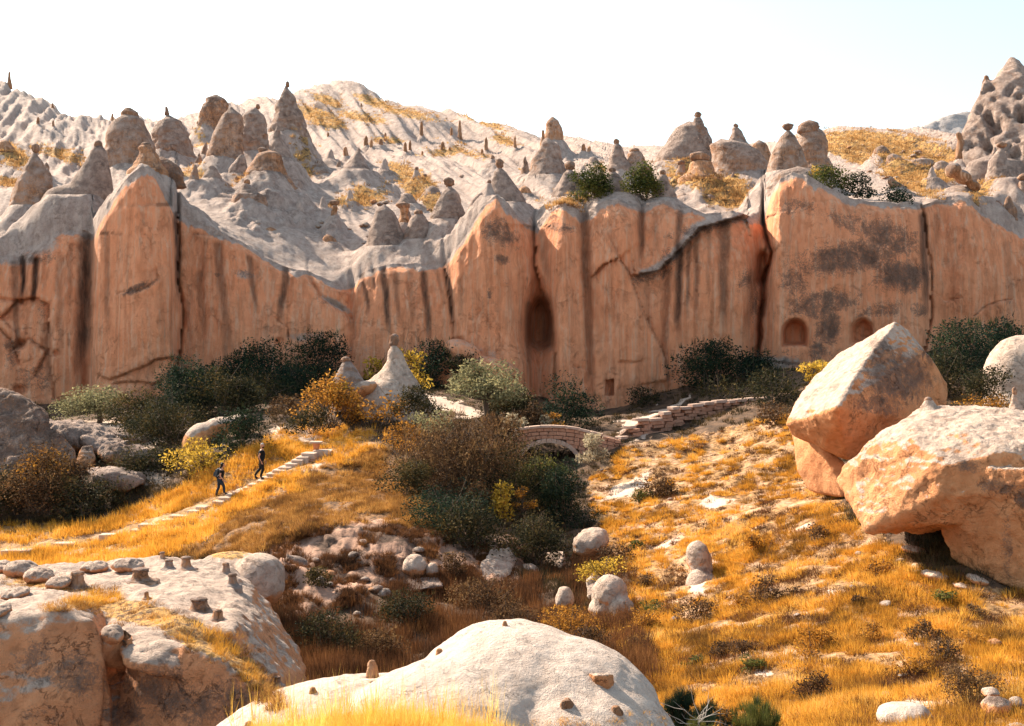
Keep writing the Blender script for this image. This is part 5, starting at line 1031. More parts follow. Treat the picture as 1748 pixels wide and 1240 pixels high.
# foot of the cliff, left to right
S2('rounded yellow-green tree with feathery crown left of the dark bushes', 165, 722, 125, 66, 'olive', twig=1, trunk=(.04, .0), name='small_tree', cat='tree', dens=1.3)
S2('dark bush against the cliff right of the rounded yellow-green tree', 232, 735, 80, 60, 'scrub', fringe=.5)
S2('brown-green bush low in the hollow before the leaning orange slab', 262, 748, 90, 60, 'scrub')
S2('tall dark bush at the foot of the leaning orange slab', 325, 715, 90, 96, 'dark', fringe=.4)
S2('dark bush filling the hollow above the curved boulder', 290, 760, 120, 70, 'scrub', fringe=.3)
S2('second dark bush in the hollow behind the curved boulder', 375, 712, 110, 70, 'scrub', fringe=.3)
S2('dark teal bush at the cliff foot left of the highest one', 395, 668, 90, 62, 'dark', fringe=.4)
S2('broad dark teal bush under the long slanting cliff edge', 460, 662, 120, 66, 'dark', fringe=.4)
S2('highest dark teal bush crowning the shrub belt at the cliff foot', 548, 655, 90, 78, 'dark', fringe=.3)
S2('grey-green bush in front of the dark belt above the curved boulder', 412, 700, 66, 50, 'scrub', fringe=.4)
S2('thin pale bush with bare twigs at the right of the grey-green bush', 440, 690, 36, 42, 'olive', dens=.7, twig=1.5)
S2('low brown bush on the bank left of the yellow-orange bush', 490, 712, 70, 36, 'rust')
S2('grey twiggy bush at the cliff foot below the thin crack', 604, 640, 50, 58, 'scrub', dens=.8, twig=1.5)
S2('dark bush behind the yellow leaves right of the hooked cone', 745, 665, 100, 76, 'dark', fringe=.6)
S2('twiggy dark bush at the left of the olive-coloured tree', 790, 668, 60, 60, 'scrub', twig=1.5, fringe=.6)
S2('yellow sapling seen left of the hooked cone', 640, 665, 56, 62, 'yellow', dy=3, dens=.7, leaf=5, twig=1)
S2('taller bright yellow sapling right of the hooked cone', 700, 668, 72, 92, 'yellow', dy=3, dens=.6, leaf=5, twig=1)
S2('large orange and yellow bush left of the hooked cone', 565, 728, 108, 92, 'orange', Y=63.5, dens=1.1, leaf=4)
S2('yellow crown of leaves rising behind the orange bush', 572, 690, 60, 54, 'yellow', Y=65, leaf=4)
S2('thin yellow bush in front of the hooked cone', 660, 722, 90, 66, 'orange', Y=62.5, dens=.45, leaf=4.5, twig=1)
S2('dark green bush at the right foot of the hooked cone', 712, 716, 74, 52, 'scrub', Y=62, fringe=.5)
S2('dark shadowy bush at the left foot of the orange bush', 530, 738, 60, 46, 'scrub', Y=61.5)
S2('olive-coloured tree with a leaning dark trunk before the tall cave', 826, 718, 128, 124, 'olive', Y=66, trunk=(.02, .08), name='small_tree', cat='tree', dens=.85, leaf=3.4, twig=1, longish=1.3)
S2('dark bush behind the bridge at its left end', 880, 722, 80, 52, 'scrub', Y=69, fringe=.4)
S2('dark green bush behind the middle of the bridge', 962, 730, 96, 66, 'dark', Y=70, fringe=.4)
S2('small orange-leaved bush peeping over the bridge', 945, 730, 36, 32, 'orange', Y=66.5, dens=.7)
S2('dark brown bush behind the left bridge shoulder', 905, 732, 70, 48, 'rust', Y=67, dens=1)
S2('tiny pale green sprig just above the bridge deck', 930, 730, 20, 30, 'silver', Y=64.5, dens=.7)
S2('low dark bush at the cliff foot right of the doorway', 1095, 694, 60, 24, 'scrub')
S2('big dark bush at the cliff foot between the streaked wall and the deep crack', 1215, 662, 116, 76, 'dark', fringe=.4)
S2('smaller dark bush joining the big one on its right', 1275, 655, 80, 50, 'dark', fringe=.4)
S2('low scrub bush on the bank above the stone wall', 1240, 682, 100, 26, 'scrub')
S2('dark low bush right of the stone wall on the bank', 1320, 690, 110, 44, 'scrub', fringe=.3)
S2('olive-yellow bush left of the huge tilted boulder', 1395, 652, 62, 56, 'yellow', Y=52, dens=1, leaf=3)
S2('dark brown scrub on the bank left of the tilted boulder', 1330, 722, 90, 36, 'rust')
S2('large dark bush behind the tilted boulder at the cliff foot', 1655, 660, 120, 112, 'dark', fringe=.6)
S2('second large dark bush towards the right edge', 1712, 632, 90, 78, 'dark', fringe=.6)
S2('dark bush between the tilted boulder and the pink dome', 1618, 678, 76, 76, 'scrub', fringe=.4)
S2('yellow-green low bush on the ridge before the pink dome', 1670, 702, 100, 30, 'orange', Y=47, leaf=2.8)
S2('grey-brown bush in the shade beneath the pink dome', 1690, 690, 90, 50, 'scrub', Y=52)
# gully
S2('very large rust-brown and green shrub filling the middle of the gully', 780, 850, 230, 150, 'rust', Y=51, dens=1.25, leaf=2.8, fringe=1.2, lumps=60, twig=2)
S2('right shoulder of rusty shrub under the bridge end', 850, 800, 120, 100, 'rust', Y=55, fringe=.9)
S2('dark shrub in the shaded heart of the gully', 865, 890, 170, 110, 'scrub', Y=51.5, lumps=36, fringe=.3)
S2('dark green shrub growing in front of the bridge arch', 925, 850, 110, 84, 'green', Y=57, dens=1.1, fringe=.6)
S2('deep dark shrub below the arch shrub', 925, 900, 100, 90, 'dark', Y=53)
S2('bright yellow-green sapling in the middle of the gully shrubs', 857, 892, 52, 92, 'yellow', Y=48.5, dens=1, leaf=4, twig=.6)
S2('small orange bush left of the bright sapling', 818, 868, 46, 50, 'rust', Y=48, dens=.8, leaf=3.4)
S2('dry reddish bush right of the bright sapling', 895, 868, 40, 42, 'orange', Y=48.6, dens=.6, leaf=3)
S2('silvery feathery bush at the right foot of the bridge', 1008, 792, 64, 56, 'silver', Y=57, dens=.8, leaf=3, longish=1.6, fringe=.8)
S2('pale sprig at the left end of the bridge deck', 880, 748, 46, 52, 'silver', Y=60, dens=.6, leaf=3, longish=1.5, fringe=.6)
S2('golden-green shrub left of the rust-brown giant', 690, 772, 80, 56, 'orange', Y=56, fringe=.8)
S2('olive shrub on top of the rust-brown giant near the white path', 740, 738, 90, 44, 'olive', Y=58, dens=.7, fringe=1.2)
S2('dark scrub patch on the right bank below the silvery bush', 1120, 850, 80, 46, 'rust')
S2('small dark bush at the foot of the bank by the white egg boulder', 1050, 965, 70, 40, 'rust')
S2('yellow tuft of bush capping the big gully boulder', 1035, 985, 90, 34, 'yellow', Y=34.8, leaf=3)
S2('orange-brown bush between the round stone and the white dome', 1090, 1080, 80, 56, 'orange', dens=.8, fringe=.6)
S2('rusty bush in front of the gully reeds beside the white dome', 870, 1078, 110, 44, 'rust', Y=31, fringe=1)
S2('orange-tipped bush behind the crest of the white dome', 960, 1092, 120, 52, 'orange', Y=29, dens=.8, fringe=1)
S2('dark bush in the gap at the right of the rusty reeds', 1010, 1110, 80, 44, 'rust', Y=27)
S2('green bush half way up the gully wall', 628, 948, 40, 32, 'green', Y=41, leaf=3)
S2('dark low shrub in the reeds below the white boulder pair', 700, 1065, 110, 60, 'scrub', fringe=.5)
S2('black-green shrub at the left end of the gully floor', 560, 1110, 130, 70, 'scrub', fringe=.5)
S2('rusty shrub among the reeds left of the white dome crest', 640, 1120, 100, 50, 'rust', fringe=1)
S2('dark shrub beneath the streaked outcrop in the gully', 830, 1040, 120, 56, 'rust', fringe=1)
S2('shadowy shrub under the bright yellow-green sapling', 800, 935, 110, 60, 'scrub', fringe=.4)
S2('dark shrub clinging between the tan blocks of the gully wall', 545, 1000, 60, 44, 'scrub')
S2('dark shrub at the right end of the gully wall', 770, 985, 60, 50, 'rust', fringe=.6)
S2('dark green mass of shrub right of the arch shrub in the gully', 965, 905, 80, 90, 'dark')
S2('dark lower shrub where the gully turns below the arch', 905, 960, 120, 80, 'scrub', lumps=26)
S2('dark shrub under the left side of the rust-brown giant', 700, 850, 90, 60, 'scrub')
S2('dark low shrub belt left of the bright sapling', 770, 905, 130, 66, 'dark', lumps=26)
S2('dark bush closing the belt behind the curved boulder', 330, 690, 110, 60, 'dark')
S2('dark bush in the middle of the cliff foot belt', 430, 690, 110, 50, 'scrub')
S2('dark bush at the right end of the cliff foot belt', 500, 680, 100, 50, 'dark')
S2('dark bush behind the olive-coloured tree trunk', 860, 720, 80, 44, 'scrub')
# left
S2('large shadowed bush with orange flowers of leaves below the left outcrop', 70, 868, 180, 110, 'rust', Y=56, dens=1.1, fringe=.5, lumps=40)
S2('orange-leaved bush on top of the shadowed left bush', 80, 820, 110, 56, 'orange', Y=56.5, dens=.5, leaf=4)
S2('dark bush at the foot of the left golden grass', 150, 878, 120, 50, 'scrub', Y=55.5, fringe=.4)
S2('dark bush at the far left below the outcrop', 5, 875, 90, 60, 'scrub', Y=56)
S2('dark green bush right of the curved boulder', 415, 788, 90, 76, 'dark', Y=60, fringe=.6)
S2('bright yellow bush on the path slope below the curved boulder', 345, 806, 110, 66, 'yellow', Y=58.5, dens=.8, leaf=3.4, fringe=.8)
S2('green-yellow bush between the yellow bush and the walkers', 400, 806, 60, 52, 'green', Y=59, fringe=.6)
S2('brown scrub in the hollow below the dark crusted boulder', 225, 815, 110, 36, 'scrub')
S2('dark scrub against the dark crusted boulder', 270, 800, 70, 34, 'scrub')
rz = np.random.default_rng(55)
for k in range(26):
    while True:
        x_, y_ = rz.uniform(1060, 1740), rz.uniform(800, 1210)
        if inpoly(np.array([x_]), np.array([y_]), GOLD_R)[0] and not (x_ > 1400 and y_ < 1020): break
    w_ = rz.uniform(34, 80) * (.7 + .5 * (y_ - 800) / 400)
    S2('low dry brown bush dotting the golden slope', x_, y_, w_, w_ * rz.uniform(.4, .6), ['rust', 'orange', 'rust', 'green'][k % 4], dens=.8, leaf=2.6 + (y_ - 800) / 400, fringe=1.0, group='low bushes dotting the golden slope')
# above the cliff
S2('dark round shrub at the cliff edge left of the witch-hat cone', 1006, 356, 76, 92, 'green', Y=88.2, dens=1.7, leaf=3, depth=.6)
S2('dark round shrub at the cliff edge right of the witch-hat cone', 1092, 358, 76, 96, 'green', Y=88.2, dens=1.7, leaf=3, depth=.6)
S2('sprawling dark bush with yellow tips on the right cliff block', 1415, 322, 80, 46, 'green', Y=87, dens=1.2, leaf=3, depth=.6)
S2('dark bush right of the sprawling one on the cliff block', 1465, 336, 66, 44, 'dark', Y=87, dens=1.2, depth=.6)
S2('low dark bush hanging over the right cliff block edge', 1528, 352, 72, 34, 'dark', Y=87.4, dens=1.2, depth=.5)
S2('thin yellow twigs above the sprawling bush', 1400, 300, 40, 26, 'yellow', Y=88, dens=.6)
# bottom right
M2 = 'dark bushes at the bottom right'
def broom(label, px, py, wpx, hpx, Y, kind, n=60, nb=60, spread=.45):
    _bs[0] += 1; rng = np.random.default_rng(_bs[0]); m = Y / F; base = Vector(P(px, py, Y)); W, Hh = wpx * m, hpx * m
    root = empty('shrub', base); tag(root, label, 'shrub', M2); a_ = rng.uniform(0, 6.28, n); r_ = np.sqrt(rng.uniform(0, 1, n)); zf = rng.uniform(.1, .72, n)
    c_ = np.c_[W * .42 * r_ * np.cos(a_) * (.55 + zf * .6), W * .4 * r_ * np.sin(a_), Hh * zf * (1 - .35 * r_)]
    bl = blades(c_, W * .09, Hh * .30, nb, .0055, spread, rng=rng)
    link('foliage', make_mesh('foliage', bl[0], bl[1], smooth=False, fattrs=dict(tint=bl[2])), LM[kind], root)
    Vs, Fs, o = [], [], 0
    for i in range(n): v, f = tube([(rng.normal(0, W * .05), rng.normal(0, W * .05), -.1), c_[i] * (.6, .6, .5), c_[i] + (0, 0, Hh * .1)], .006, .002, 4); Vs.append(v); Fs.append(f + o); o += len(v)
    link('stems', make_mesh('stems', np.concatenate(Vs), np.concatenate(Fs)), M_BARK, root)
broom('upright dark green bush at the right foot of the white dome', 1160, 1262, 66, 125, 14.5, 'dark', 60)
broom('broad dark green bush behind the bleached dead branches', 1222, 1256, 120, 84, 14.8, 'dark', 90)
broom('dark green bush with feathery tips right of the dead branches', 1290, 1266, 100, 104, 14.3, 'green', 80)
broom('low spiky bush with dark green shoots between the other bottom bushes', 1195, 1270, 90, 60, 13.6, 'green', 50)
S2('orange sprig growing through the dark bottom bushes', 1235, 1258, 44, 62, 'orange', Y=13.9, dens=.5, leaf=4)
S2('dark scrub in the hollow by the bottom right stones', 1660, 1200, 110, 66, 'rust', dens=.9, leaf=3, fringe=.8)
S2('brown bush on the slope above the bottom right stones', 1600, 1130, 90, 40, 'rust', dens=.8)
S2('small golden bush under the large boulder overhang', 1500, 985, 60, 34, 'orange', dens=.7)
# bleached branches
rb = np.random.default_rng(9); Vs, Fs, o = [], [], 0
root = empty('dead_branch', P(1195, 1245, 13.7)); tag(root, 'bleached bare branches lying over the dark bottom bushes', 'dead branch')
for k in range(15):
    b0 = np.array([rb.normal(0, .05), rb.normal(0, .1), rb.uniform(0, .1)]); d = np.array([rb.normal(.1, .9), rb.normal(0, .4), rb.uniform(.1, .9)]); d /= np.linalg.norm(d)
    L_ = rb.uniform(.2, .62); pts = [b0]
    for j in range(5): d = d + rb.normal(0, .28, 3); d /= np.linalg.norm(d); pts.append(pts[-1] + d * L_ / 5)
    v, f = tube(pts, .007, .0015, 4); Vs.append(v); Fs.append(f + o); o += len(v)
link('twigs', make_mesh('twigs', np.concatenate(Vs), np.concatenate(Fs)), M_DEADW, root)
# ================================================================ bridge, wall, steps
M_STONE = flat_mat('pink_stone', (0.56, 0.30, 0.20), (0.38, 0.19, 0.125), 5, .9, .03)
M_MORTAR = flat_mat('mortar', (0.20, 0.12, 0.09), (0.13, 0.08, 0.06), 5)
M_RING = flat_mat('pale_arch_stone', (0.56, 0.40, 0.32), (0.42, 0.28, 0.22), 4)
M_TREAD = flat_mat('tread_stone', (0.58, 0.43, 0.34), (0.42, 0.29, 0.22), 3, .9, .02)
def block_mesh(seed, bev=.12):
    r = np.random.default_rng(seed); bm = bmesh.new(); bmesh.ops.create_cube(bm, size=1)
    for v in bm.verts: v.co += Vector(r.uniform(-.04, .04, 3))
    bmesh.ops.bevel(bm, geom=list(bm.edges), offset=.06, segments=1, affect='EDGES')
    me = bpy.data.meshes.new('stone_block'); bm.to_mesh(me); bm.free(); return me
BL = [block_mesh(k) for k in range(5)]
BLR = [b_.copy() for b_ in BL]
for b_ in BL: b_.materials.append(M_STONE)
for b_ in BLR: b_.materials.append(M_RING)
BLT = [block_mesh(k + 20) for k in range(3)]
for b_ in BLT: b_.materials.append(M_TREAD)
def block(name, parent, c, size, rot=(0, 0, 0), kinds=BL, k=0):
    o = bpy.data.objects.new(name, kinds[k % len(kinds)]); COL.objects.link(o); o.parent = parent
    o.location = Vector(c) - parent.location; o.scale = size; o.rotation_euler = rot; return o
def prism(name, poly, depth, mat, parent):
    """outline in world (x, y, z) extruded backwards"""
    bm = bmesh.new(); vs = [bm.verts.new(Vector(q) - parent.location) for q in poly]; f = bm.faces.new(vs)
    r = bmesh.ops.extrude_face_region(bm, geom=[f]); bmesh.ops.translate(bm, verts=[v for v in r['geom'] if isinstance(v, bmesh.types.BMVert)], vec=depth)
    bmesh.ops.recalc_face_normals(bm, faces=bm.faces); me = bpy.data.meshes.new(name); bm.to_mesh(me); bm.free(); return link(name, me, mat, parent)
rr = np.random.default_rng(77)
YB = 61.5; mB = YB / F
br = empty('stone_bridge', P(937, 790, YB)); tag(br, 'small arched footbridge of pink stone blocks across the gully', 'bridge')
deck = [(862,742),(880,735),(905,731),(930,729),(955,729.5),(980,732),(1005,738),(1030,744),(1056,750)]
def dk_(x): return float(lin(deck, np.array([x]))[0])
acx, acy, arx, ary = 937.0, 792.0, 50.0, 37.0
def arch_y(x, g=0): 
    t = 1 - ((x - acx) / (arx + g)) ** 2
    return acy - (ary + g) * math.sqrt(t) if t > 0 else 1e9
out = [(x, dk_(x) + 2) for x in np.linspace(862, 1056, 24)] + [(1056, 812)] + [(988, 812)] + [(acx + arx * math.cos(a), acy - ary * math.sin(a)) for a in np.linspace(0, math.pi, 20)] + [(886, 812), (862, 812)]
prism('bridge_body', [P(x, y, YB + .12) for x, y in out], (0, 2.1, 0), M_MORTAR, br)
n = 0
for row in range(11):
    x = 860.0 + rr.uniform(0, 8)
    while x < 1056:
        L_ = rr.uniform(9, 17); xm = x + L_ / 2; yy = dk_(xm) + 4.2 + row * 6.6
        if yy + 2.5 < arch_y(xm, 4.5) or abs(xm - acx) > arx + 7:
            if yy < 806:
                block('stone_block', br, P(xm, yy, YB + .10 - rr.uniform(0, .05)), (L_ * mB * .95, .30, 6.0 * mB * rr.uniform(.92, 1.02)), (0, math.atan2(dk_(xm + 4) - dk_(xm - 4), 8), 0), k=n); n += 1
        x += L_
for side, yb in ((0, YB + .05), (1, YB + 2.15)):          # parapet coping, front and back
    x = 860.0
    while x < 1012:
        L_ = rr.uniform(17, 24); xm = x + L_ / 2
        block('coping_stone', br, P(xm, dk_(xm) - 1.0, yb), (L_ * mB * .97, .42, 4.2 * mB), (0, math.atan2(dk_(xm + 6) - dk_(xm - 6), 12), 0), kinds=BLR, k=n); n += 1; x += L_
for a in np.linspace(math.radians(6), math.radians(174), 19):
    block('arch_stone', br, P(acx + (arx + 2.2) * math.cos(a), acy - (ary + 2.2) * math.sin(a), YB + .04), (8.2 * mB, .38, 7.2 * mB), (0, math.pi / 2 - a, 0), kinds=BLR, k=n); n += 1
# stepped retaining wall climbing to the right
wallL = [(1052,746,62.0),(1068,733,62.8),(1090,722,64),(1112,711,65),(1135,702,66),(1160,694,67),(1190,689,68),(1230,684,69.5),(1270,681,71),(1312,678,72.5)]
wb = [(1052,772),(1090,755),(1135,732),(1190,712),(1250,700),(1312,692)]
wt_ = np.array(wallL, float)
rw = empty('retaining_wall', P(1160, 730, 66)); tag(rw, 'stepped pink stone retaining wall climbing right from the bridge', 'wall')
def wl3(x): return float(np.interp(x, wt_[:, 0], wt_[:, 1])), float(np.interp(x, wt_[:, 0], wt_[:, 2]))
pts = [P(x, wl3(x)[0] + 3, wl3(x)[1] + .2) for x in np.linspace(1052, 1312, 16)] + [P(x, float(lin(wb, np.array([x]))[0]) + 8, wl3(x)[1] + .2) for x in np.linspace(1312, 1052, 16)]
prism('wall_core', pts, (0, .7, 0), M_MORTAR, rw)
for row in range(9):
    x = 1050.0 + rr.uniform(0, 8)
    while x < 1310:
        L_ = rr.uniform(13, 24); xm = x + L_ / 2; ty, Yw = wl3(xm); stp = math.floor(xm / 26) * 26 + 13; ty = wl3(min(max(stp, 1052), 1312))[0]
        yy = ty + 2 + row * 5.6; bot = float(lin(wb, np.array([xm]))[0])
        if yy < bot + 3:
            block('coping_stone' if row == 0 else 'stone_block', rw, P(xm, yy, Yw + .02 - rr.uniform(0, .06)), (L_ * Yw / F * 1.34, .34 if row else .5, 5.2 * Yw / F), (rr.uniform(-.02, .02), rr.uniform(-.02, .02), .74), kinds=BLR if row == 0 else BL, k=n); n += 1
        x += L_
# steps up to the small terrace
st = empty('stone_steps', P(300, 880, 53)); tag(st, 'long flight of pale stone steps climbing through golden grass', 'steps')
TR = [(-60,14,944),(0,60,938),(88,132,926),(166,216,911),(222,244,903.5),(230,292,894),(272,300,886),(286,326,879.5),(316,346,871),(334,356,864),(362,384,855),(372,396,848.5),(384,404,843),(396,412,839),(404,422,835),(416,436,830.5),(427,448,825),(439,460,818.8),(448,474,813),(457,482,807),(467,491,801),(478,501,795.6),(489,511,790),(498,520,784),(508,530,778.5),(518,541,772.5),(536,568,768)]
path3 = [(0,50),(190,51.5),(340,53.5),(445,55.5),(500,57),(565,59)]
treads = []
for k_, (a, b_, y) in enumerate(TR):
    xm = (a + b_) / 2; Y = float(lin(path3, np.array([xm]))[0])
    if k_ < 14: Y = gnd(xm, y + 3) - .25
    m = Y / F
    g0 = float(gz(np.array([(xm - CX) * m]), np.array([Y]))[0]); z = (HY - y) * m
    c = P(xm, y, Y); treads.append((a, b_, y, Y, z))
    block('step_stone', st, (c[0], Y, z - .17), ((b_ - a) * m * (rr.uniform(.62, .85) if k_ < 14 else rr.uniform(.9, 1.05)), .55 if k_ < 14 else 1.0, .34), (rr.uniform(-.02, .02), rr.uniform(-.03, .03), rr.uniform(-.08, .08)), kinds=BLT, k=k_)
    block('step_footing', st, (c[0] + .15, Y + .03, z - .17 - .45), ((b_ - a) * m * 1.05, 1.25, .6), (0, 0, 0), kinds=BL, k=k_)
# side wall of the upper flight
sw = [P(a, y + 2, Yq - .66) for (a, b_, y, Yq, z) in treads[14:]] + [P(570, 770, 58.6), P(572, 792, 58.4), P(520, 806, 57), P(470, 822, 55.5), P(425, 838, 54)]
# the small stand on the terrace
sd_ = empty('stone_stand', P(540, 770, 58.6)); tag(sd_, 'small terracotta stand with a white slab on top at the head of the steps', 'stand')
bm = bmesh.new(); bmesh.ops.create_cone(bm, cap_ends=True, segments=4, radius1=.14, radius2=.27, depth=.42, matrix=Matrix.Translation((0, 0, .21)) @ Matrix.Rotation(math.pi / 4, 4, 'Z')); bmesh.ops.bevel(bm, geom=list(bm.edges), offset=.02, segments=2, affect='EDGES')
me = bpy.data.meshes.new('stand_base'); bm.to_mesh(me); bm.free(); link('stand_base', me, flat_mat('terracotta', (0.62, 0.25, 0.11), (0.48, 0.17, 0.08), 6), sd_)
sl_ = bpy.data.objects.new('top_slab', BLT[0]); COL.objects.link(sl_); sl_.parent = sd_; sl_.location = (0, 0, .47); sl_.scale = (.62, .5, .09)
# pale gravel apron in front of the stand: part of the ground
# ================================================================ the two walkers
def skin_mesh(name, verts, edges, mats=None, sub=2):
    me = bpy.data.meshes.new('t'); me.from_pydata([v[:3] for v in verts], edges, []); o = bpy.data.objects.new('t', me); COL.objects.link(o)
    m = o.modifiers.new('s', 'SKIN'); m.use_smooth_shade = True; s = o.modifiers.new('u', 'SUBSURF'); s.levels = sub; s.render_levels = sub
    lay = me.skin_vertices[0].data if me.skin_vertices else None
    if lay is None:
        bpy.context.view_layer.objects.active = o; lay = me.skin_vertices[0].data
    for i, v in enumerate(verts): lay[i].radius = (v[3], v[4] if len(v) > 4 else v[3]); lay[i].use_root = (i == 0)
    dg = bpy.context.evaluated_depsgraph_get(); r = bpy.data.meshes.new_from_object(o.evaluated_get(dg)); r.name = name
    bpy.data.objects.remove(o); bpy.data.meshes.remove(me)
    for p_ in r.polygons: p_.use_smooth = True
    return r
def simple(name, c, rough=.8):
    m, nt, b = new_mat(name); p = pos(nt); nt.links.new(mix(nt, noise(nt, p, 14, 3, .6), c, tuple(q * .7 for q in c)), b.inputs['Base Color']); b.inputs['Roughness'].default_value = rough; return m
M_SKIN = simple('skin', (0.55, 0.30, 0.20), .6); M_BLACK = simple('black_cloth', (0.012, 0.014, 0.018)); M_DENIM = simple('dark_denim', (0.020, 0.032, 0.050)); M_HAIR = simple('dark_hair', (0.015, 0.010, 0.008), .5)
M_SHOE = simple('shoe', (0.03, 0.025, 0.025)); M_PACK = simple('grey_pack', (0.07, 0.09, 0.11)); M_GREY = simple('grey_hair', (0.62, 0.55, 0.50)); M_STRAP = simple('pack_trim', (0.45, 0.46, 0.47)); M_LIP = simple('lip', (0.35, 0.13, 0.10))
def person(name_loc, label, scale, pose, shirt, trousers, hair, beard):
    root = empty('person', name_loc); tag(root, label, 'person')
    v = pose['v']; me = skin_mesh('body', v, pose['e'])
    link('body', me, M_SKIN, root)
    def cloth(nm, idx, grow, mat):
        mp = {i: k for k, i in enumerate(idx)}
        vv = [(v[i][0], v[i][1], v[i][2], v[i][3] * grow + .010, (v[i][4] if len(v[i]) > 4 else v[i][3]) * grow + .010) for i in idx]
        ee = [(mp[a], mp[b_]) for a, b_ in pose['e'] if a in mp and b_ in mp]
        link(nm, skin_mesh(nm, vv, ee), mat, root)
    cloth('shirt', pose['shirt'], 1.20, shirt); cloth('trousers', pose['trousers'], 1.10, trousers)
    for s_ in ('shoeL', 'shoeR'): cloth('shoe', pose[s_], 1.15, M_SHOE)
    hx, hy, hz = pose['head']
    bm = bmesh.new(); bmesh.ops.create_icosphere(bm, subdivisions=3, radius=1, matrix=Matrix.Translation((hx, hy, hz)) @ Matrix.Diagonal((.098, .078, .118, 1)))
    for q in bm.verts:     # brow, nose, chin towards +x
        if q.co.x > hx: q.co.x += .028 * math.exp(-((q.co.z - hz + .015) / .022) ** 2 - ((q.co.y - hy) / .018) ** 2); q.co.x += .012 * math.exp(-((q.co.z - hz + .085) / .03) ** 2 - ((q.co.y - hy) / .03) ** 2); q.co.x -= .010 * math.exp(-((q.co.z - hz - .012) / .014) ** 2 - ((abs(q.co.y - hy) - .032) / .016) ** 2)
    for s_ in (-1, 1): bmesh.ops.create_icosphere(bm, subdivisions=2, radius=1, matrix=Matrix.Translation((hx - .005, hy + s_ * .078, hz)) @ Matrix.Diagonal((.018, .010, .032, 1)))
    m2 = bpy.data.meshes.new('head'); bm.to_mesh(m2); bm.free(); [setattr(p_, 'use_smooth', True) for p_ in m2.polygons]; link('head', m2, M_SKIN, root)
    for s_ in (-1, 1):
        bm = bmesh.new(); bmesh.ops.create_icosphere(bm, subdivisions=1, radius=.009, matrix=Matrix.Translation((hx + .086, hy + s_ * .032, hz + .012))); m2 = bpy.data.meshes.new('eye'); bm.to_mesh(m2); bm.free(); link('eye', m2, M_HAIR, root)
    bm = bmesh.new(); bmesh.ops.create_icosphere(bm, subdivisions=2, radius=1, matrix=Matrix.Translation((hx + .088, hy, hz - .05)) @ Matrix.Diagonal((.012, .025, .007, 1))); m2 = bpy.data.meshes.new('mouth'); bm.to_mesh(m2); bm.free(); link('mouth', m2, M_LIP, root)
    # hands: palm and five bent fingers
    for h in pose['hands']:
        w_, d = Vector(h[0]), Vector(h[1]).normalized(); side = Vector((1, 0, 0)) - d * d.x; side.normalize()
        vs = [(*w_, .026, .018), (*(w_ + d * .05), .036, .018), (*(w_ + d * .09), .036, .016)]; es = [(0, 1), (1, 2)]
        for k, L_ in enumerate((.062, .078, .084, .076)):
            p0 = w_ + d * .09 + side * (k - 1.5) * -.017; i = len(vs)
            vs += [(*(p0 + d * .012), .010), (*(p0 + d * L_ * .55 + Vector((.006, 0, 0))), .009), (*(p0 + d * L_ + Vector((.02, 0, 0))), .0075)]; es += [(2, i), (i, i + 1), (i + 1, i + 2)]
        p0 = w_ + d * .03; i = len(vs); vs += [(*(p0 + side * .03), .012), (*(p0 + side * .05 + d * .03), .010), (*(p0 + side * .055 + d * .058), .008)]; es += [(0, i), (i, i + 1), (i + 1, i + 2)]
        link('hand', skin_mesh('hand', vs, es, sub=1), M_SKIN, root)
    bm = bmesh.new()
    if hair == 'bald':
        bmesh.ops.create_icosphere(bm, subdivisions=3, radius=1, matrix=Matrix.Translation((hx - .008, hy, hz + .012)) @ Matrix.Diagonal((.100, .082, .118, 1)))
        bmesh.ops.delete(bm, geom=[q for q in bm.verts if q.co.z < hz + .055], context='VERTS')
        m2 = bpy.data.meshes.new('hair'); bm.to_mesh(m2); bm.free(); link('hair', m2, M_GREY, root)
    else:
        bmesh.ops.create_icosphere(bm, subdivisions=3, radius=1, matrix=Matrix.Translation((hx - .02, hy, hz + .015)) @ Matrix.Diagonal((.108, .092, .125, 1)))
        for q in bm.verts:
            if q.co.x > hx + .045 and q.co.z < hz + .06: q.co.x = hx + .03
        for z_, r_ in ((-.10, .075), (-.20, .065), (-.30, .045)): bmesh.ops.create_icosphere(bm, subdivisions=2, radius=1, matrix=Matrix.Translation((hx - .075 + z_ * .25, hy, hz + z_)) @ Matrix.Diagonal((r_ * .7, r_, .085, 1)))
        m2 = bpy.data.meshes.new('hair'); bm.to_mesh(m2); bm.free(); link('hair', m2, M_HAIR, root)
    if beard:
        bm = bmesh.new(); bmesh.ops.create_icosphere(bm, subdivisions=3, radius=1, matrix=Matrix.Translation((hx + .03, hy, hz - .075)) @ Matrix.Diagonal((.072, .066, .056, 1)))
        m2 = bpy.data.meshes.new('beard'); bm.to_mesh(m2); bm.free(); link('beard', m2, M_HAIR, root)
    root.scale = (scale,) * 3; return root
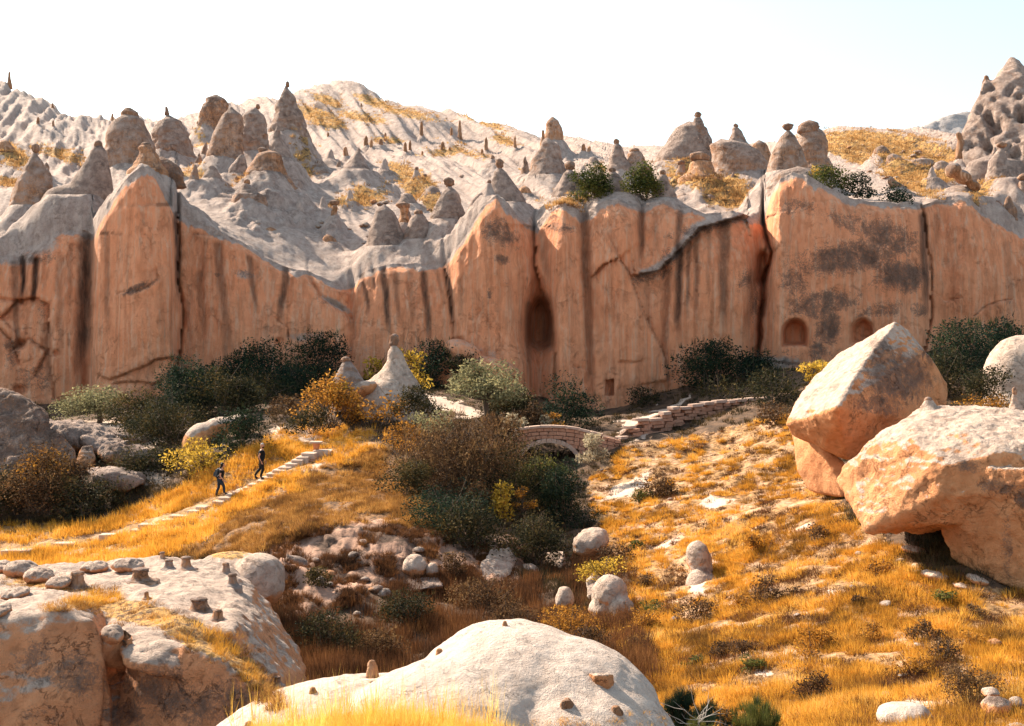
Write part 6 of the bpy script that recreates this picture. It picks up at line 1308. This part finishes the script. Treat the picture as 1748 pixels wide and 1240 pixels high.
def walker(lean, hipz, kneeF, ankF, kneeB, ankB, elbows, wrists, toes):
    """a figure walking towards +x. front and back leg, two arms"""
    v = [(0, 0, hipz, .125, .155), (lean * .35, 0, hipz + .16, .105, .145), (lean * .8, 0, hipz + .36, .115, .17), (lean * 1.0, 0, hipz + .50, .075, .15), (lean * 1.08, 0, hipz + .57, .052), (lean * 1.2 + .01, 0, hipz + .66, .055)]
    e = [(0, 1), (1, 2), (2, 3), (3, 4), (4, 5)]
    for s_, kn, an, to_ in ((-1, kneeF, ankF, toes[0]), (1, kneeB, ankB, toes[1])):
        i = len(v); v += [(kn[0] * .18, s_ * .09, hipz - .06, .092), (kn[0] * .6, s_ * .10, (hipz + kn[1]) / 2, .080), (kn[0], s_ * .10, kn[1], .058), ((kn[0] + an[0]) / 2 - .015, s_ * .10, (kn[1] + an[1]) / 2 + .02, .056), (an[0], s_ * .10, an[1], .038), (an[0] + to_[0] * .6, s_ * .105, an[1] - .04 + to_[1] * .6, .036, .042), (an[0] + to_[0], s_ * .11, an[1] - .05 + to_[1], .026, .040)]
        e += [(0, i)] + [(i + k, i + k + 1) for k in range(6)]
    arms = []
    for s_, el, wr in ((-1, elbows[0], wrists[0]), (1, elbows[1], wrists[1])):
        i = len(v); sx = lean * 1.0; v += [(sx, s_ * .19, hipz + .49, .056), ((sx + el[0]) / 2, s_ * .225, (hipz + .49 + el[1]) / 2, .047), (el[0], s_ * .235, el[1], .040), (wr[0], s_ * .22, wr[1], .026)]
        e += [(3, i)] + [(i + k, i + k + 1) for k in range(3)]; arms.append(((wr[0], s_ * .22, wr[1]), (wr[0] - el[0], -s_ * .02, wr[1] - el[1])))
    return dict(v=v, e=e, head=(lean * 1.2 + .03, 0, hipz + .74), hands=arms, shirt=[0, 1, 2, 3, 20, 21, 24, 25], trousers=[0, 1, 6, 7, 8, 9, 10, 13, 14, 15, 16, 17], shoeL=[10, 11, 12], shoeR=[17, 18, 19])
def foot_at(px, py, Y): return Vector(P(px, py, Y))
man = walker(.02, .94, (.10, .50), (-.02, .10), (-.06, .52), (-.34, .16), ((-.10, 1.14), (-.02, 1.13)), ((.0, .92), (.12, .93)), ((.20, .0), (.17, -.10)))
pm = person(foot_at(446, 818.5, 55.1), 'bald bearded man in black t-shirt and dark trousers walking up the steps', 1.01, man, M_BLACK, M_BLACK, 'bald', True)
pm.rotation_euler = (0, 0, .12)
wom = walker(.13, .90, (.26, .60), (.30, .22), (-.04, .50), (-.18, .09), ((.10, 1.10), (.0, 1.08)), ((.28, .92), (.12, .88)), ((.19, .0), (.20, .0)))
pw = person(foot_at(374, 849.5, 54.2), 'long-haired woman in dark top and jeans climbing behind the bald man', .97, wom, M_BLACK, M_DENIM, 'long', False)
pw.rotation_euler = (0, 0, .05)
# backpack
bk = empty('backpack', pw.location + Vector((-.10, 0, 1.22))); tag(bk, 'grey-blue backpack worn by the long-haired woman', 'backpack')
bm = bmesh.new(); bmesh.ops.create_cube(bm, size=1, matrix=Matrix.Rotation(.25, 4, 'Y') @ Matrix.Diagonal((.20, .32, .44, 1))); bmesh.ops.bevel(bm, geom=list(bm.edges), offset=.07, segments=3, affect='EDGES')
me = bpy.data.meshes.new('bag'); bm.to_mesh(me); bm.free(); link('bag', me, M_PACK, bk)
bm = bmesh.new(); bmesh.ops.create_cube(bm, size=1, matrix=Matrix.Translation((-.12, 0, -.06)) @ Matrix.Rotation(.25, 4, 'Y') @ Matrix.Diagonal((.07, .24, .22, 1))); bmesh.ops.bevel(bm, geom=list(bm.edges), offset=.025, segments=2, affect='EDGES')
me = bpy.data.meshes.new('front_pocket'); bm.to_mesh(me); bm.free(); link('front_pocket', me, M_PACK, bk)
for s_ in (-1, 1):
    v, f = tube([(.05, s_ * .10, .20), (.13, s_ * .13, .24), (.22, s_ * .13, .12), (.20, s_ * .14, -.04), (.05, s_ * .12, -.16)], .018, .018, 6); link('strap', make_mesh('strap', v, f), M_STRAP, bk)
